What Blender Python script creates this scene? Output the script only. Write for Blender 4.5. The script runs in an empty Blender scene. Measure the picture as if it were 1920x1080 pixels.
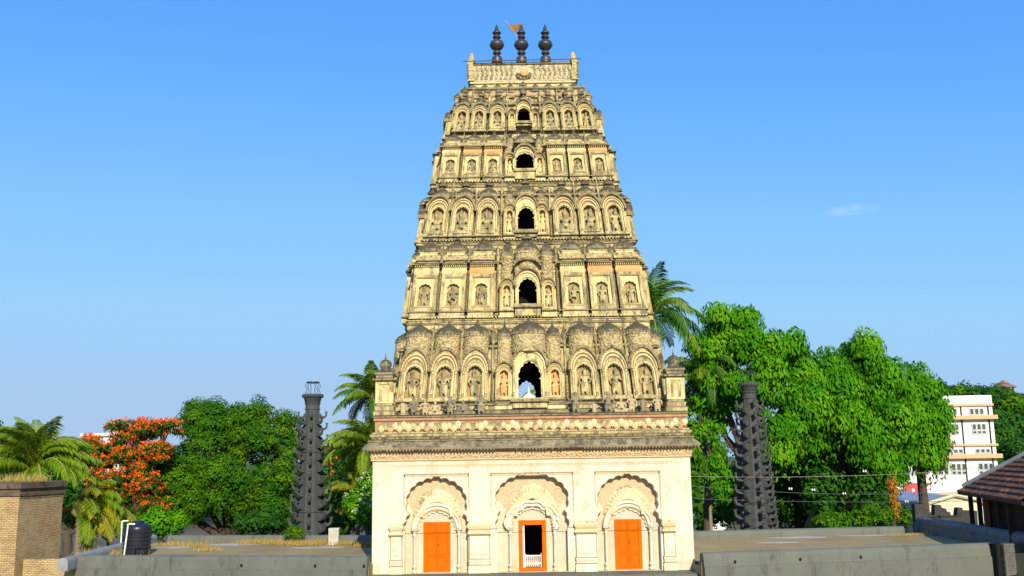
import bpy, math, random
import numpy as np
from mathutils import Vector, Matrix
from mathutils.geometry import tessellate_polygon
random.seed(7)
PI = math.pi
R = math.radians
scene = bpy.context.scene
COL = scene.collection

# ---------------------------------------------------------------- camera
F = 1850.0; PITCH = R(9.82); ROLL = R(0.85); D = 39.4
f0 = Vector((0, math.cos(PITCH), math.sin(PITCH)))
r0 = Vector((1, 0, 0))
u0 = Vector((0, -math.sin(PITCH), math.cos(PITCH)))
rr = math.cos(ROLL) * r0 - math.sin(ROLL) * u0
uu = math.sin(ROLL) * r0 + math.cos(ROLL) * u0
def ray(u, v):
    return f0 + rr * ((u - 960) / F) + uu * ((540 - v) / F)
_d = ray(1000, 1073); _t = D / _d.y
CAM = Vector((-_d.x * _t, -D, -_d.z * _t))
def at(u, v, Y):
    d = ray(u, v)
    return CAM + d * ((Y - CAM.y) / d.y)
def atz(u, v, z):
    d = ray(u, v)
    return CAM + d * ((z - CAM.z) / d.z)
cam = bpy.data.objects.new('camera', bpy.data.cameras.new('camera'))
COL.objects.link(cam)
cam.data.sensor_width = 36; cam.data.lens = 36 * F / 1920
cam.data.clip_end = 8000; cam.data.clip_start = 0.5
m = Matrix.Identity(4)
for i in range(3):
    m[i][0] = rr[i]; m[i][1] = uu[i]; m[i][2] = -f0[i]; m[i][3] = CAM[i]
cam.matrix_world = m
scene.camera = cam

# ---------------------------------------------------------------- light and sky
EXPO = 0.38
AZ = R(-12); EL = R(27)
S = Vector((-math.sin(AZ) * math.cos(EL), -math.cos(AZ) * math.cos(EL), math.sin(EL)))
sun = bpy.data.objects.new('sun', bpy.data.lights.new('sun', 'SUN'))
COL.objects.link(sun)
sun.data.energy = 4.6; sun.data.angle = R(0.5); sun.data.color = (1, 0.90, 0.72)
sun.rotation_euler = S.to_track_quat('Z', 'Y').to_euler()
w = bpy.data.worlds.new('World'); scene.world = w; w.use_nodes = True
nt = w.node_tree; nt.nodes.clear()
def N(t, nt_, **k):
    n = nt_.nodes.new(t)
    for a, b in k.items(): setattr(n, a, b)
    return n
out = N('ShaderNodeOutputWorld', nt); bg = N('ShaderNodeBackground', nt)
sky = N('ShaderNodeTexSky', nt, sky_type='NISHITA', sun_disc=False)
sky.sun_elevation = EL; sky.sun_rotation = math.atan2(S.x, S.y)
sky.air_density = 1.0; sky.dust_density = 0.6; sky.ozone_density = 2.2
hs = N('ShaderNodeHueSaturation', nt); hs.inputs['Saturation'].default_value = 1.12
hs.inputs['Hue'].default_value = 0.512
nt.links.new(sky.outputs[0], hs.inputs['Color'])
# the Nishita sky's red channel grows steadily towards the horizon: it picks the sky's colour
sr = N('ShaderNodeSeparateColor', nt); nt.links.new(hs.outputs[0], sr.inputs[0])
m1 = N('ShaderNodeMath', nt, operation='MULTIPLY'); nt.links.new(sr.outputs[0], m1.inputs[0]); m1.inputs[1].default_value = .12 * 2 ** .45 / 1.3
ramp = N('ShaderNodeValToRGB', nt); nt.links.new(m1.outputs[0], ramp.inputs[0]); e_ = ramp.color_ramp.elements
STOPS = [(.10, (.070, .300, .93)), (.185, (.116, .402, 1.0)), (.243, (.165, .478, 1.0)), (.342, (.243, .571, 1.0)), (.557, (.335, .640, .97)), (.974, (.392, .598, .87)), (1.25, (.42, .59, .83))]
e_[0].position = STOPS[0][0] / 1.3; e_[0].color = (*STOPS[0][1], 1); e_[1].position = STOPS[-1][0] / 1.3; e_[1].color = (*STOPS[-1][1], 1)
for p_, c_ in STOPS[1:-1]: q_ = e_.new(p_ / 1.3); q_.color = (*c_, 1)
cbn = N('ShaderNodeVectorMath', nt, operation='SCALE'); nt.links.new(ramp.outputs[0], cbn.inputs[0]); cbn.inputs['Scale'].default_value = 1 / (.12 * 2 ** EXPO)
# one thin wisp of cloud, far off in the sky dome
tc = N('ShaderNodeTexCoord', nt)
cd = ray(1597, 393).normalized(); cx_ = Vector((0, 0, 1)).cross(cd).normalized() * -1; cu_ = cx_.cross(cd)
def dotn(vec, scale):
    a = N('ShaderNodeVectorMath', nt, operation='DOT_PRODUCT'); nt.links.new(tc.outputs['Generated'], a.inputs[0]); a.inputs[1].default_value = vec
    b = N('ShaderNodeMath', nt, operation='DIVIDE'); nt.links.new(a.outputs['Value'], b.inputs[0]); b.inputs[1].default_value = scale
    c = N('ShaderNodeMath', nt, operation='POWER'); nt.links.new(b.outputs[0], c.inputs[0]); c.inputs[1].default_value = 2
    return c
a = dotn(cx_, 0.031); b = dotn(cu_, 0.0065)
s1 = N('ShaderNodeMath', nt, operation='ADD'); nt.links.new(a.outputs[0], s1.inputs[0]); nt.links.new(b.outputs[0], s1.inputs[1])
nz = N('ShaderNodeTexNoise', nt); nz.inputs['Scale'].default_value = 60; nz.inputs['Detail'].default_value = 6
mpc = N('ShaderNodeMapping', nt); mpc.inputs['Scale'].default_value = (1, 1, 3.5)
nt.links.new(tc.outputs['Generated'], mpc.inputs['Vector']); nt.links.new(mpc.outputs[0], nz.inputs['Vector'])
mr = N('ShaderNodeMapRange', nt); mr.inputs['From Min'].default_value = 1.0; mr.inputs['From Max'].default_value = 0.0
nt.links.new(s1.outputs[0], mr.inputs['Value'])
dt = N('ShaderNodeVectorMath', nt, operation='DOT_PRODUCT'); nt.links.new(tc.outputs['Generated'], dt.inputs[0]); dt.inputs[1].default_value = cd
gt = N('ShaderNodeMath', nt, operation='GREATER_THAN'); nt.links.new(dt.outputs['Value'], gt.inputs[0]); gt.inputs[1].default_value = 0
mu = N('ShaderNodeMath', nt, operation='MULTIPLY'); nt.links.new(mr.outputs[0], mu.inputs[0]); nt.links.new(gt.outputs[0], mu.inputs[1])
nr = N('ShaderNodeMapRange', nt); nr.inputs['From Min'].default_value = 0.35; nr.inputs['From Max'].default_value = 0.7; nr.inputs['To Max'].default_value = 0.6
nt.links.new(nz.outputs['Fac'], nr.inputs['Value'])
mu2 = N('ShaderNodeMath', nt, operation='MULTIPLY'); nt.links.new(mu.outputs[0], mu2.inputs[0]); nt.links.new(nr.outputs[0], mu2.inputs[1])
mx = N('ShaderNodeMixRGB', nt); nt.links.new(mu2.outputs[0], mx.inputs[0]); nt.links.new(cbn.outputs[0], mx.inputs[1]); mx.inputs[2].default_value = (3.2, 4.6, 7.0, 1)
nt.links.new(mx.outputs[0], bg.inputs['Color']); bg.inputs['Strength'].default_value = 0.12
nt.links.new(bg.outputs[0], out.inputs['Surface'])
scene.view_settings.view_transform = 'Standard'; scene.view_settings.look = 'None'
scene.view_settings.exposure = EXPO; scene.view_settings.gamma = 1
scene.render.engine = 'CYCLES'

# ---------------------------------------------------------------- materials
MATS = {}
def mat(name, c1, c2=None, dirt=None, amt=0.0, up=0.0, scale=1.5, rough=0.85, bump=0.3, bscale=18, streak=False, kind=None, c3=None, c3amt=0.3, spec=0.3, metal=0.0, trans=0.0):
    """stone / plaster / paint: two tones, lichen patches (more on faces that look up), fine relief"""
    if name in MATS: return MATS[name]
    M = bpy.data.materials.new(name); M.use_nodes = True; MATS[name] = M
    t = M.node_tree; L = t.links.new
    P = t.nodes['Principled BSDF']
    P.inputs['Roughness'].default_value = rough; P.inputs['Metallic'].default_value = metal
    P.inputs['Specular IOR Level'].default_value = spec
    tc = N('ShaderNodeTexCoord', t)
    n1 = N('ShaderNodeTexNoise', t); n1.inputs['Scale'].default_value = scale; n1.inputs['Detail'].default_value = 8; n1.inputs['Roughness'].default_value = 0.65
    geo = N('ShaderNodeNewGeometry', t)
    L(geo.outputs['Position'], n1.inputs['Vector'])
    def rng(src, lo, hi, tmax=1.0):
        r = N('ShaderNodeMapRange', t); r.inputs['From Min'].default_value = lo; r.inputs['From Max'].default_value = hi; r.inputs['To Max'].default_value = tmax
        L(src, r.inputs['Value']); return r.outputs[0]
    def mix(fac, a_, b_):
        x = N('ShaderNodeMixRGB', t)
        L(fac, x.inputs[0]) if not isinstance(fac, float) else setattr(x.inputs[0], 'default_value', fac)
        for s_, i in ((a_, 1), (b_, 2)):
            if isinstance(s_, tuple): x.inputs[i].default_value = (*s_, 1)
            else: L(s_, x.inputs[i])
        return x.outputs[0]
    col = mix(rng(n1.outputs['Fac'], 0.35, 0.65), c1, c2 or tuple(c * 0.8 for c in c1))
    if c3:
        n3 = N('ShaderNodeTexNoise', t); n3.inputs['Scale'].default_value = scale * 0.9; n3.inputs['Detail'].default_value = 10; n3.inputs['Roughness'].default_value = 0.7
        mp3 = N('ShaderNodeMapping', t); mp3.inputs['Location'].default_value = (31, 7, 3); L(geo.outputs['Position'], mp3.inputs['Vector']); L(mp3.outputs[0], n3.inputs['Vector'])
        col = mix(rng(n3.outputs['Fac'], 0.62 - c3amt * 0.3, 0.72 - c3amt * 0.3), col, c3)
    if dirt:
        n2 = N('ShaderNodeTexNoise', t); n2.inputs['Scale'].default_value = scale * 2.2; n2.inputs['Detail'].default_value = 12; n2.inputs['Roughness'].default_value = 0.78
        mp = N('ShaderNodeMapping', t); mp.inputs['Scale'].default_value = (1, 1, 0.3) if streak else (1, 1, 0.8); mp.inputs['Location'].default_value = (5, 9, 1)
        L(geo.outputs['Position'], mp.inputs['Vector']); L(mp.outputs[0], n2.inputs['Vector'])
        sx = N('ShaderNodeSeparateXYZ', t); L(geo.outputs['True Normal'], sx.inputs[0])
        ad = N('ShaderNodeMath', t, operation='MULTIPLY_ADD'); ad.use_clamp = False
        cl = rng(sx.outputs['Z'], 0.0, 1.0)
        L(cl, ad.inputs[0]); ad.inputs[1].default_value = up; L(n2.outputs['Fac'], ad.inputs[2])
        col = mix(rng(ad.outputs[0], 0.66 - amt * 0.35, 0.78 - amt * 0.35), col, dirt)
        # pale speckle over the crust
        n4 = N('ShaderNodeTexNoise', t); n4.inputs['Scale'].default_value = scale * 9; n4.inputs['Detail'].default_value = 4
        L(geo.outputs['Position'], n4.inputs['Vector'])
        col = mix(rng(n4.outputs['Fac'], 0.58, 0.72, 0.55), col, c1)
    if kind == 'foot':       # damp ochre stain rising from the ground and rust runs under the cornice
        sz = N('ShaderNodeSeparateXYZ', t); L(geo.outputs['Position'], sz.inputs[0])
        nf = N('ShaderNodeTexNoise', t); nf.inputs['Scale'].default_value = 2.2; nf.inputs['Detail'].default_value = 9; nf.inputs['Roughness'].default_value = .7
        mf = N('ShaderNodeMapping', t); mf.inputs['Scale'].default_value = (1, 1, .22); L(geo.outputs['Position'], mf.inputs['Vector']); L(mf.outputs[0], nf.inputs['Vector'])
        for z0_, z1_, cc_, st_ in ((.75, .0, (.52, .36, .17), .75), (3.3, 4.3, (.50, .35, .19), .62)):
            k1 = rng(sz.outputs[2], z0_, z1_); k2 = rng(nf.outputs['Fac'], .40, .66, st_)
            mm = N('ShaderNodeMath', t, operation='MULTIPLY'); L(k1, mm.inputs[0]); L(k2, mm.inputs[1]); col = mix(mm.outputs[0], col, cc_)
    L(col, P.inputs['Base Color'])
    if bump:
        nb = N('ShaderNodeTexNoise', t); nb.inputs['Scale'].default_value = bscale; nb.inputs['Detail'].default_value = 5
        L(geo.outputs['Position'], nb.inputs['Vector'])
        bp = N('ShaderNodeBump', t); bp.inputs['Strength'].default_value = bump; bp.inputs['Distance'].default_value = 0.03
        hsrc = nb.outputs['Fac']
        if kind == 'carved':
            vo = N('ShaderNodeTexVoronoi', t); vo.inputs['Scale'].default_value = bscale * 0.6; L(geo.outputs['Position'], vo.inputs['Vector'])
            hsrc = vo.outputs['Distance']; bp.inputs['Distance'].default_value = 0.06
            col2 = mix(rng(vo.outputs['Distance'], 0.45, 0.62, 0.8), col, c1); L(col2, P.inputs['Base Color'])
        if kind == 'brick':
            pass
        L(hsrc, bp.inputs['Height']); L(bp.outputs[0], P.inputs['Normal'])
    return M
CREAM = (0.63, 0.53, 0.25); DIRT = (0.07, 0.057, 0.034); LICH = (0.19, 0.155, 0.085)
stone = mat('weathered cream stone', CREAM, (0.50, 0.39, 0.17), LICH, 0.60, 0.40, 1.7, streak=True, c3=(0.58, 0.33, 0.13), c3amt=0.05)
pale = mat('pale cream stone', (0.72, 0.61, 0.31), (0.60, 0.48, 0.21), LICH, 0.42, 0.35, 1.8, streak=True, c3=(0.66, 0.36, 0.13), c3amt=0.1)
crust = mat('lichen crusted stone', (0.38, 0.315, 0.170), (0.21, 0.170, 0.090), DIRT, 0.5, 0.25, 2.2, bump=0.6)
carved = mat('carved lichen stone', (0.56, 0.44, 0.21), (0.28, 0.21, 0.095), DIRT, 0.36, 0.15, 3.0, bump=0.9, bscale=16, kind='carved')
rust = mat('ochre red limewash', (0.62, 0.30, 0.10), (0.66, 0.42, 0.18), (0.5, 0.16, 0.10), 0.2, 0, 2.5)
pink = mat('faded pink limewash', (0.60, 0.37, 0.21), (0.58, 0.43, 0.22), LICH, 0.45, 0.3, 1.8)
plaster = mat('white limewashed plaster', (0.63, 0.62, 0.50), (0.57, 0.54, 0.39), (0.45, 0.34, 0.17), 0.20, 0, 1.1, c3=(0.58, 0.46, 0.33), c3amt=0.26, bump=0.35, bscale=7, streak=True, kind='foot')
blush = mat('pink stained plaster', (0.58, 0.53, 0.40), (0.56, 0.43, 0.29), (0.46, 0.28, 0.13), 0.2, 0, 1.5, bump=0.3, kind='foot')
ochre = mat('orange stained plaster', (0.58, 0.46, 0.29), (0.54, 0.37, 0.20), (0.46, 0.22, 0.08), 0.30, 0, 3.0, bump=0.5, bscale=30, kind='carved')
border = mat('red patterned border', (0.62, 0.48, 0.28), (0.56, 0.35, 0.17), (0.46, 0.17, 0.09), 0.35, 0, 1.2, bump=0.7, bscale=22, kind='carved')
nicheb = mat('darkened ochre niche back', (0.46, 0.34, 0.155), (0.30, 0.215, 0.10), LICH, 0.4, 0, 2.5)  # recess shade put into the colour, so figures stand out in frontal sun
grime = mat('brown grime in grooves', (0.26, 0.17, 0.085), (0.38, 0.24, 0.11), bump=0)
yell = mat('yellowed plaster', (0.62, 0.48, 0.24), (0.64, 0.54, 0.35), LICH, 0.15, 0.2, 1.0)
eavem = mat('dark stained eave stone', (0.33, 0.27, 0.165), (0.20, 0.16, 0.095), (0.09, 0.072, 0.045), 0.4, 0.1, 1.4)
orangep = mat('orange door paint', (0.66, 0.130, 0.0), (0.60, 0.108, 0.0), (0.30, 0.07, 0.01), 0.06, 0, 3.0, spec=0.08, rough=0.6, bump=0.15, streak=True)
whitep = mat('white paint', (0.8, 0.8, 0.76), (0.74, 0.74, 0.70), bump=0.05, rough=0.5)
painted_dark = mat('near black for painted shade and pipes', (0.008, 0.007, 0.006), (0.006, 0.005, 0.004), bump=0)  # near-black colour painting the shade inside openings; the downpipes use it too
black = mat('black cast metal', (0.028, 0.030, 0.030), (0.045, 0.045, 0.042), rough=0.42, bump=0.1, spec=0.5)
grey = mat('grey painted cement', (0.135, 0.142, 0.112), (0.112, 0.118, 0.094), (0.06, 0.062, 0.048), 0.36, 0, 0.8, bump=0.35, bscale=9, streak=True, c3=(0.16, 0.155, 0.14), c3amt=0.05, rough=0.7)
lampst = mat('dark basalt', (0.070, 0.075, 0.072), (0.052, 0.056, 0.053), (0.03, 0.03, 0.028), 0.1, 0, 1.5, bump=0.3)
roofm = mat('dusty terrace surface', (0.36, 0.27, 0.125), (0.26, 0.19, 0.09), (0.44, 0.36, 0.22), 0.05, 0, 0.35, bump=0.4, c3=(0.36, 0.32, 0.26), c3amt=0.1)
soil = mat('dry soil ground', (0.14, 0.11, 0.06), (0.09, 0.08, 0.04), (0.05, 0.07, 0.02), 0.3, 0, 0.2, bump=0.3)

# ---------------------------------------------------------------- mesh helpers
class MB:
    def __init__(s): s.v = []; s.f = []; s.mi = []; s.mats = []; s.M = None; s.c = 0
    def use(s, m_):
        if m_ not in s.mats: s.mats.append(m_)
        s.c = s.mats.index(m_); return s
    def add(s, vs, fs):
        o = len(s.v)
        if s.M is not None: vs = [s.M @ Vector(p) for p in vs]
        s.v.extend([tuple(p) for p in vs])
        for f in fs: s.f.append([i + o for i in f]); s.mi.append(s.c)
    def box(s, x0, x1, y0, y1, z0, z1):
        s.add([(x, y, z) for x in (x0, x1) for y in (y0, y1) for z in (z0, z1)],
              [(0, 1, 3, 2), (4, 6, 7, 5), (0, 4, 5, 1), (2, 3, 7, 6), (0, 2, 6, 4), (1, 5, 7, 3)])
    def prism(s, outer, y0, y1, holes=()):
        """outline in x,z, extruded from y0 (front) to y1, with holes cut through"""
        loops = [outer] + list(holes); flat = [p for l in loops for p in l]; n = len(flat)
        tris = tessellate_polygon([[Vector((p[0], p[1], 0)) for p in l] for l in loops])
        vs = [(p[0], y0, p[1]) for p in flat] + [(p[0], y1, p[1]) for p in flat]
        fs = []
        for t in tris:
            a_, b_, c_ = [flat[i] for i in t]
            cr = (b_[0] - a_[0]) * (c_[1] - a_[1]) - (b_[1] - a_[1]) * (c_[0] - a_[0])
            t = tuple(t) if cr > 0 else tuple(reversed(t))
            fs.append(t); fs.append(tuple(i + n for i in reversed(t)))
        o = 0
        for li, l in enumerate(loops):
            ar = sum(l[i][0] * l[(i + 1) % len(l)][1] - l[(i + 1) % len(l)][0] * l[i][1] for i in range(len(l)))
            k = len(l)
            for i in range(k):
                q = (o + i, o + n + i, o + n + (i + 1) % k, o + (i + 1) % k)
                if (ar > 0) == (li == 0): q = q
                else: q = tuple(reversed(q))
                fs.append(q)
            o += k
        s.add(vs, fs)
    def band(s, A, B, y0, y1):
        """solid band between two open paths of the same length (x,z)"""
        n = len(A); vs = [(p[0], y0, p[1]) for p in A] + [(p[0], y0, p[1]) for p in B] + [(p[0], y1, p[1]) for p in A] + [(p[0], y1, p[1]) for p in B]
        fs = []
        for i in range(n - 1):
            fs += [(i, i + 1, n + i + 1, n + i), (2 * n + i, 3 * n + i, 3 * n + i + 1, 2 * n + i + 1),
                   (i, 2 * n + i, 2 * n + i + 1, i + 1), (n + i, n + i + 1, 3 * n + i + 1, 3 * n + i)]
        fs += [(0, n, 3 * n, 2 * n), (n - 1, 3 * n - 1, 4 * n - 1, 2 * n - 1)]
        s.add(vs, fs)
    def lathe(s, prof, c=(0, 0, 0), seg=16, ribs=0, amp=0.0, sy=1.0, off=0.0):
        vs = []; fs = []; n = len(prof)
        for k in range(seg):
            a_ = 2 * PI * k / seg + off
            for (r_, z_) in prof:
                q = r_ * (1 + (amp * math.cos(ribs * a_) if ribs else 0))
                vs.append((c[0] + q * math.cos(a_), c[1] + q * math.sin(a_) * sy, c[2] + z_))
        for k in range(seg):
            k2 = (k + 1) % seg
            for i in range(n - 1): fs.append((k * n + i, k2 * n + i, k2 * n + i + 1, k * n + i + 1))
        fs.append(tuple((seg - 1 - k) * n for k in range(seg))); fs.append(tuple(k * n + n - 1 for k in range(seg)))
        s.add(vs, fs)
    def rectlathe(s, x0, x1, y0, y1, prof):
        """moulding round a rectangle: profile of (outward, z)"""
        vs = []; fs = []; n = len(prof)
        for (o, z) in prof: vs += [(x0 - o, y0 - o, z), (x1 + o, y0 - o, z), (x1 + o, y1 + o, z), (x0 - o, y1 + o, z)]
        for i in range(n - 1):
            for k in range(4): fs.append((i * 4 + k, i * 4 + (k + 1) % 4, (i + 1) * 4 + (k + 1) % 4, (i + 1) * 4 + k))
        fs.append((3, 2, 1, 0)); fs.append(tuple((n - 1) * 4 + k for k in range(4)))
        s.add(vs, fs)
    def tube(s, pts, rad, seg=8):
        pts = [Vector(p) for p in pts]; n = len(pts)
        if not isinstance(rad, (list, tuple)): rad = [rad] * n
        vs = []; fs = []
        for i, p in enumerate(pts):
            d = (pts[min(i + 1, n - 1)] - pts[max(i - 1, 0)]).normalized()
            a_ = d.orthogonal().normalized() if i == 0 else (pa - d * pa.dot(d)).normalized()
            pa = a_; b_ = d.cross(a_)
            for k in range(seg):
                t = 2 * PI * k / seg; vs.append(p + (a_ * math.cos(t) + b_ * math.sin(t)) * rad[i])
        for i in range(n - 1):
            for k in range(seg):
                k2 = (k + 1) % seg; fs.append((i * seg + k, i * seg + k2, (i + 1) * seg + k2, (i + 1) * seg + k))
        fs.append(tuple(reversed(range(seg)))); fs.append(tuple((n - 1) * seg + k for k in range(seg)))
        s.add(vs, fs)
    def sweep(s, prof, p0, p1):
        """profile (side, up) swept between two points"""
        p0 = Vector(p0); p1 = Vector(p1); d = (p1 - p0).normalized(); sd = d.cross(Vector((0, 0, 1))).normalized(); n = len(prof)
        vs = [p + sd * a_ + Vector((0, 0, 1)) * b_ for p in (p0, p1) for a_, b_ in prof]
        s.add(vs, [(i, (i + 1) % n, n + (i + 1) % n, n + i) for i in range(n)] + [tuple(reversed(range(n))), tuple(range(n, 2 * n))])
    def sph(s, c, r, seg=10, rings=7):
        if not isinstance(r, (tuple, list)): r = (r, r, r)
        vs = [(c[0], c[1], c[2] - r[2])]
        for i in range(1, rings):
            t = PI * i / rings
            for k in range(seg):
                a_ = 2 * PI * k / seg; vs.append((c[0] + r[0] * math.sin(t) * math.cos(a_), c[1] + r[1] * math.sin(t) * math.sin(a_), c[2] - r[2] * math.cos(t)))
        vs.append((c[0], c[1], c[2] + r[2])); L_ = len(vs) - 1; fs = []
        for k in range(seg):
            k2 = (k + 1) % seg; fs.append((0, 1 + k2, 1 + k)); fs.append((L_, L_ - seg + k, L_ - seg + k2))
            for i in range(rings - 2): fs.append((1 + i * seg + k, 1 + i * seg + k2, 1 + (i + 1) * seg + k2, 1 + (i + 1) * seg + k))
        s.add(vs, fs)
    def mesh(s, name, material=None, smooth=True):
        me = bpy.data.meshes.new(name); me.from_pydata(s.v, [], s.f)
        for q in (s.mats or [material]): me.materials.append(q)
        me.polygons.foreach_set('material_index', s.mi)
        if smooth:
            me.polygons.foreach_set('use_smooth', [True] * len(s.f)); me.update(); me.set_sharp_from_angle(angle=R(38))
        me.update(); return me
    def build(s, name, material=None, parent=None, smooth=True, loc=None):
        o = bpy.data.objects.new(name, s.mesh(name, material, smooth)); COL.objects.link(o)
        if parent: o.parent = parent
        if loc is not None: o.location = loc
        return o
def tag(o, label=None, cat=None, group=None, kind=None):
    if label: o['label'] = label
    if cat: o['category'] = cat
    if group: o['group'] = group
    if kind: o['kind'] = kind
    return o
def empty(name, loc=(0, 0, 0), rz=0, label=None, cat=None, group=None, parent=None):
    o = bpy.data.objects.new(name, None); COL.objects.link(o); o.location = loc; o.rotation_euler = (0, 0, rz)
    o.empty_display_size = 0.1
    if parent: o.parent = parent
    return tag(o, label, cat, group)
def inst(name, me, parent, loc=(0, 0, 0), rot=(0, 0, 0), sc=(1, 1, 1)):
    o = bpy.data.objects.new(name, me); COL.objects.link(o)
    if parent: o.parent = parent
    o.location = loc; o.rotation_euler = rot; o.scale = sc
    return o
def copy_tree(o, parent=None):
    c = o.copy(); COL.objects.link(c); c.parent = parent
    for ch in [x for x in COL.objects if x.parent == o]: copy_tree(ch, c)
    return c
# arch outlines (x,z), left foot -> apex -> right foot
def arch(cx, z0, hw, zs, zt, n=16):
    p = [(cx - hw, z0)]
    for i in range(n + 1):
        t = PI - PI * i / n; p.append((cx + hw * math.cos(t), zs + (zt - zs) * math.sin(t)))
    return p + [(cx + hw, z0)]
def cusped(cx, z0, hw, zs, zt, n=9, amp=0.10, sub=4, neck=0.0):
    p = [(cx - hw, z0)]; N_ = n * sub
    if neck: p += [(cx - hw, zs - neck), (cx - hw * 0.82, zs)]
    for i in range(N_ + 1):
        t = PI - PI * i / N_; q = 1 + amp * (abs(math.sin(PI * i / sub)) - 0.5)
        ap = 1 + 0.07 * max(0, 1 - abs(t - PI / 2) / 0.25)
        p.append((cx + hw * q * math.cos(t), zs + (zt - zs) * q * ap * math.sin(t)))
    if neck: p += [(cx + hw * 0.82, zs), (cx + hw, zs - neck)]
    return p + [(cx + hw, z0)]
def lobes(nodes, bulge=0.22, sub=5):
    """right half nodes from foot to apex -> whole open path left foot .. right foot"""
    pts = [nodes[0]]
    for a_, b_ in zip(nodes[:-1], nodes[1:]):
        dx, dz = b_[0] - a_[0], b_[1] - a_[1]
        for k in range(1, sub + 1):
            t = k / sub; h = 4 * t * (1 - t) * bulge
            pts.append((a_[0] + dx * t + dz * h, a_[1] + dz * t - dx * h))
    left = [(-x, z) for x, z in pts]
    return left + [p for p in reversed(pts)][1:]
def rect(x0, x1, z0, z1): return [(x0, z0), (x1, z0), (x1, z1), (x0, z1)]
# ================================================================ TEMPLE TOWER
AX = {0: 1000, 1: 992, 2: 990, 3: 986, 4: 986, 5: 984, 6: 980}
def zr(v, Y): return at(985 if v < 760 else 997, v, Y).z
tower = empty('temple_tower', (0, 0, 0), 0, 'tapering cream stone temple tower with five carved storeys above three orange doors', 'temple tower')

# carved figures: bodies blended into one skin
def figure(kind):
    b = MB()
    def limb(pts, rad): b.tube([Vector(p) for p in pts], rad, 8); [b.sph(p, r_ * 1.02, 8, 6) for p, r_ in zip(pts, rad)]
    if kind in ('stand', 'four', 'dance', 'attend'):
        h = 0.5
        b.sph((0, 0, .80), (.065, .07, .09)); b.sph((0, 0, .90), (.045, .05, .07)); b.lathe([(.09, 0), (.07, .05), (.03, .10), (.008, .14)], (0, 0, .86), 8)
        b.sph((0, 0, .62), (.125, .08, .13)); b.sph((0, 0, .50), (.10, .075, .10)); b.sph((0, 0, .42), (.13, .085, .09)); limb([(0, 0, .66), (0, 0, .76)], [.05, .042])
        if kind == 'dance':
            limb([(-.07, 0, .42), (-.17, -.02, .27), (-.06, 0, .05)], [.075, .06, .04]); limb([(.07, 0, .42), (.19, -.04, .30), (.08, -.03, .17)], [.075, .06, .04])
            b.sph((-.05, -.04, .03), (.05, .08, .03)); b.sph((.07, -.06, .15), (.05, .07, .03))
        else:
            limb([(-.07, 0, .42), (-.08, 0, .22), (-.075, 0, .04)], [.075, .058, .04]); limb([(.07, 0, .42), (.08, 0, .22), (.075, 0, .04)], [.075, .058, .04])
            b.sph((-.08, -.04, .03), (.045, .08, .03)); b.sph((.08, -.04, .03), (.045, .08, .03))
            b.lathe([(.10, 0), (.085, .18), (.10, .30)], (0, 0, .14), 10, sy=.6)
        L_ = [(-.13, 0, .68), (-.21, -.01, .53), (-.13, -.08, .44)] if kind != 'dance' else [(-.13, 0, .68), (-.24, 0, .62), (-.26, -.02, .78)]
        Rr = [(.13, 0, .68), (.21, -.01, .54), (.20, -.06, .40)] if kind != 'attend' else [(.13, 0, .68), (.20, -.01, .54), (.10, -.09, .58)]
        limb(L_, [.045, .036, .028]); limb(Rr, [.045, .036, .028])
        if kind in ('four', 'dance'):
            limb([(-.12, .01, .69), (-.25, .01, .66), (-.27, -.01, .80)], [.038, .032, .026]); limb([(.12, .01, .69), (.25, .01, .66), (.27, -.01, .80)], [.038, .032, .026])
            b.sph((-.27, 0, .84), .035); b.sph((.27, 0, .84), .035)
        b.box(-.18, .18, -.09, .1, -.03, .012)
    else:
        b.sph((0, 0, .74), (.08, .08, .10)); b.lathe([(.10, 0), (.08, .05), (.03, .13), (.01, .17)], (0, 0, .80), 8)
        b.sph((0, 0, .48), (.15, .10, .16)); b.sph((0, 0, .30), (.17, .12, .12)); limb([(0, 0, .58), (0, 0, .68)], [.055, .05])
        limb([(-.10, 0, .24), (-.32, -.04, .16), (-.06, -.13, .10)], [.09, .075, .05]); limb([(.10, 0, .24), (.32, -.04, .16), (.06, -.13, .12)], [.09, .075, .05])
        limb([(-.15, 0, .58), (-.25, -.02, .40), (-.16, -.10, .26)], [.055, .045, .035]); limb([(.15, 0, .58), (.25, -.02, .42), (.20, -.10, .30)], [.055, .045, .035])
        if kind == 'seatfour':
            limb([(-.14, .01, .60), (-.29, .01, .58), (-.31, -.01, .76)], [.045, .038, .03]); limb([(.14, .01, .60), (.29, .01, .58), (.31, -.01, .76)], [.045, .038, .03])
        b.box(-.34, .34, -.16, .1, -.02, .09)
    me = b.mesh('tmp', stone); o = bpy.data.objects.new('tmp', me); COL.objects.link(o)
    md = o.modifiers.new('r', 'REMESH'); md.mode = 'VOXEL'; md.voxel_size = 0.017
    sm = o.modifiers.new('s', 'SMOOTH'); sm.iterations = 2
    dg = bpy.context.evaluated_depsgraph_get(); dg.update()
    nm = bpy.data.meshes.new_from_object(o.evaluated_get(dg)); nm.name = 'figure_' + kind
    bpy.data.objects.remove(o); bpy.data.meshes.remove(me)
    nm.polygons.foreach_set('use_smooth', [True] * len(nm.polygons)); nm.update()
    return nm
FIG = {k: figure(k) for k in ('stand', 'four', 'dance', 'attend', 'seat', 'seatfour')}
def fig_mesh(kind, m_):
    key = kind + m_.name
    if key not in FIG:
        q = FIG[kind].copy(); q.materials.clear(); q.materials.append(m_); FIG[key] = q
    return FIG[key]

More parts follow.
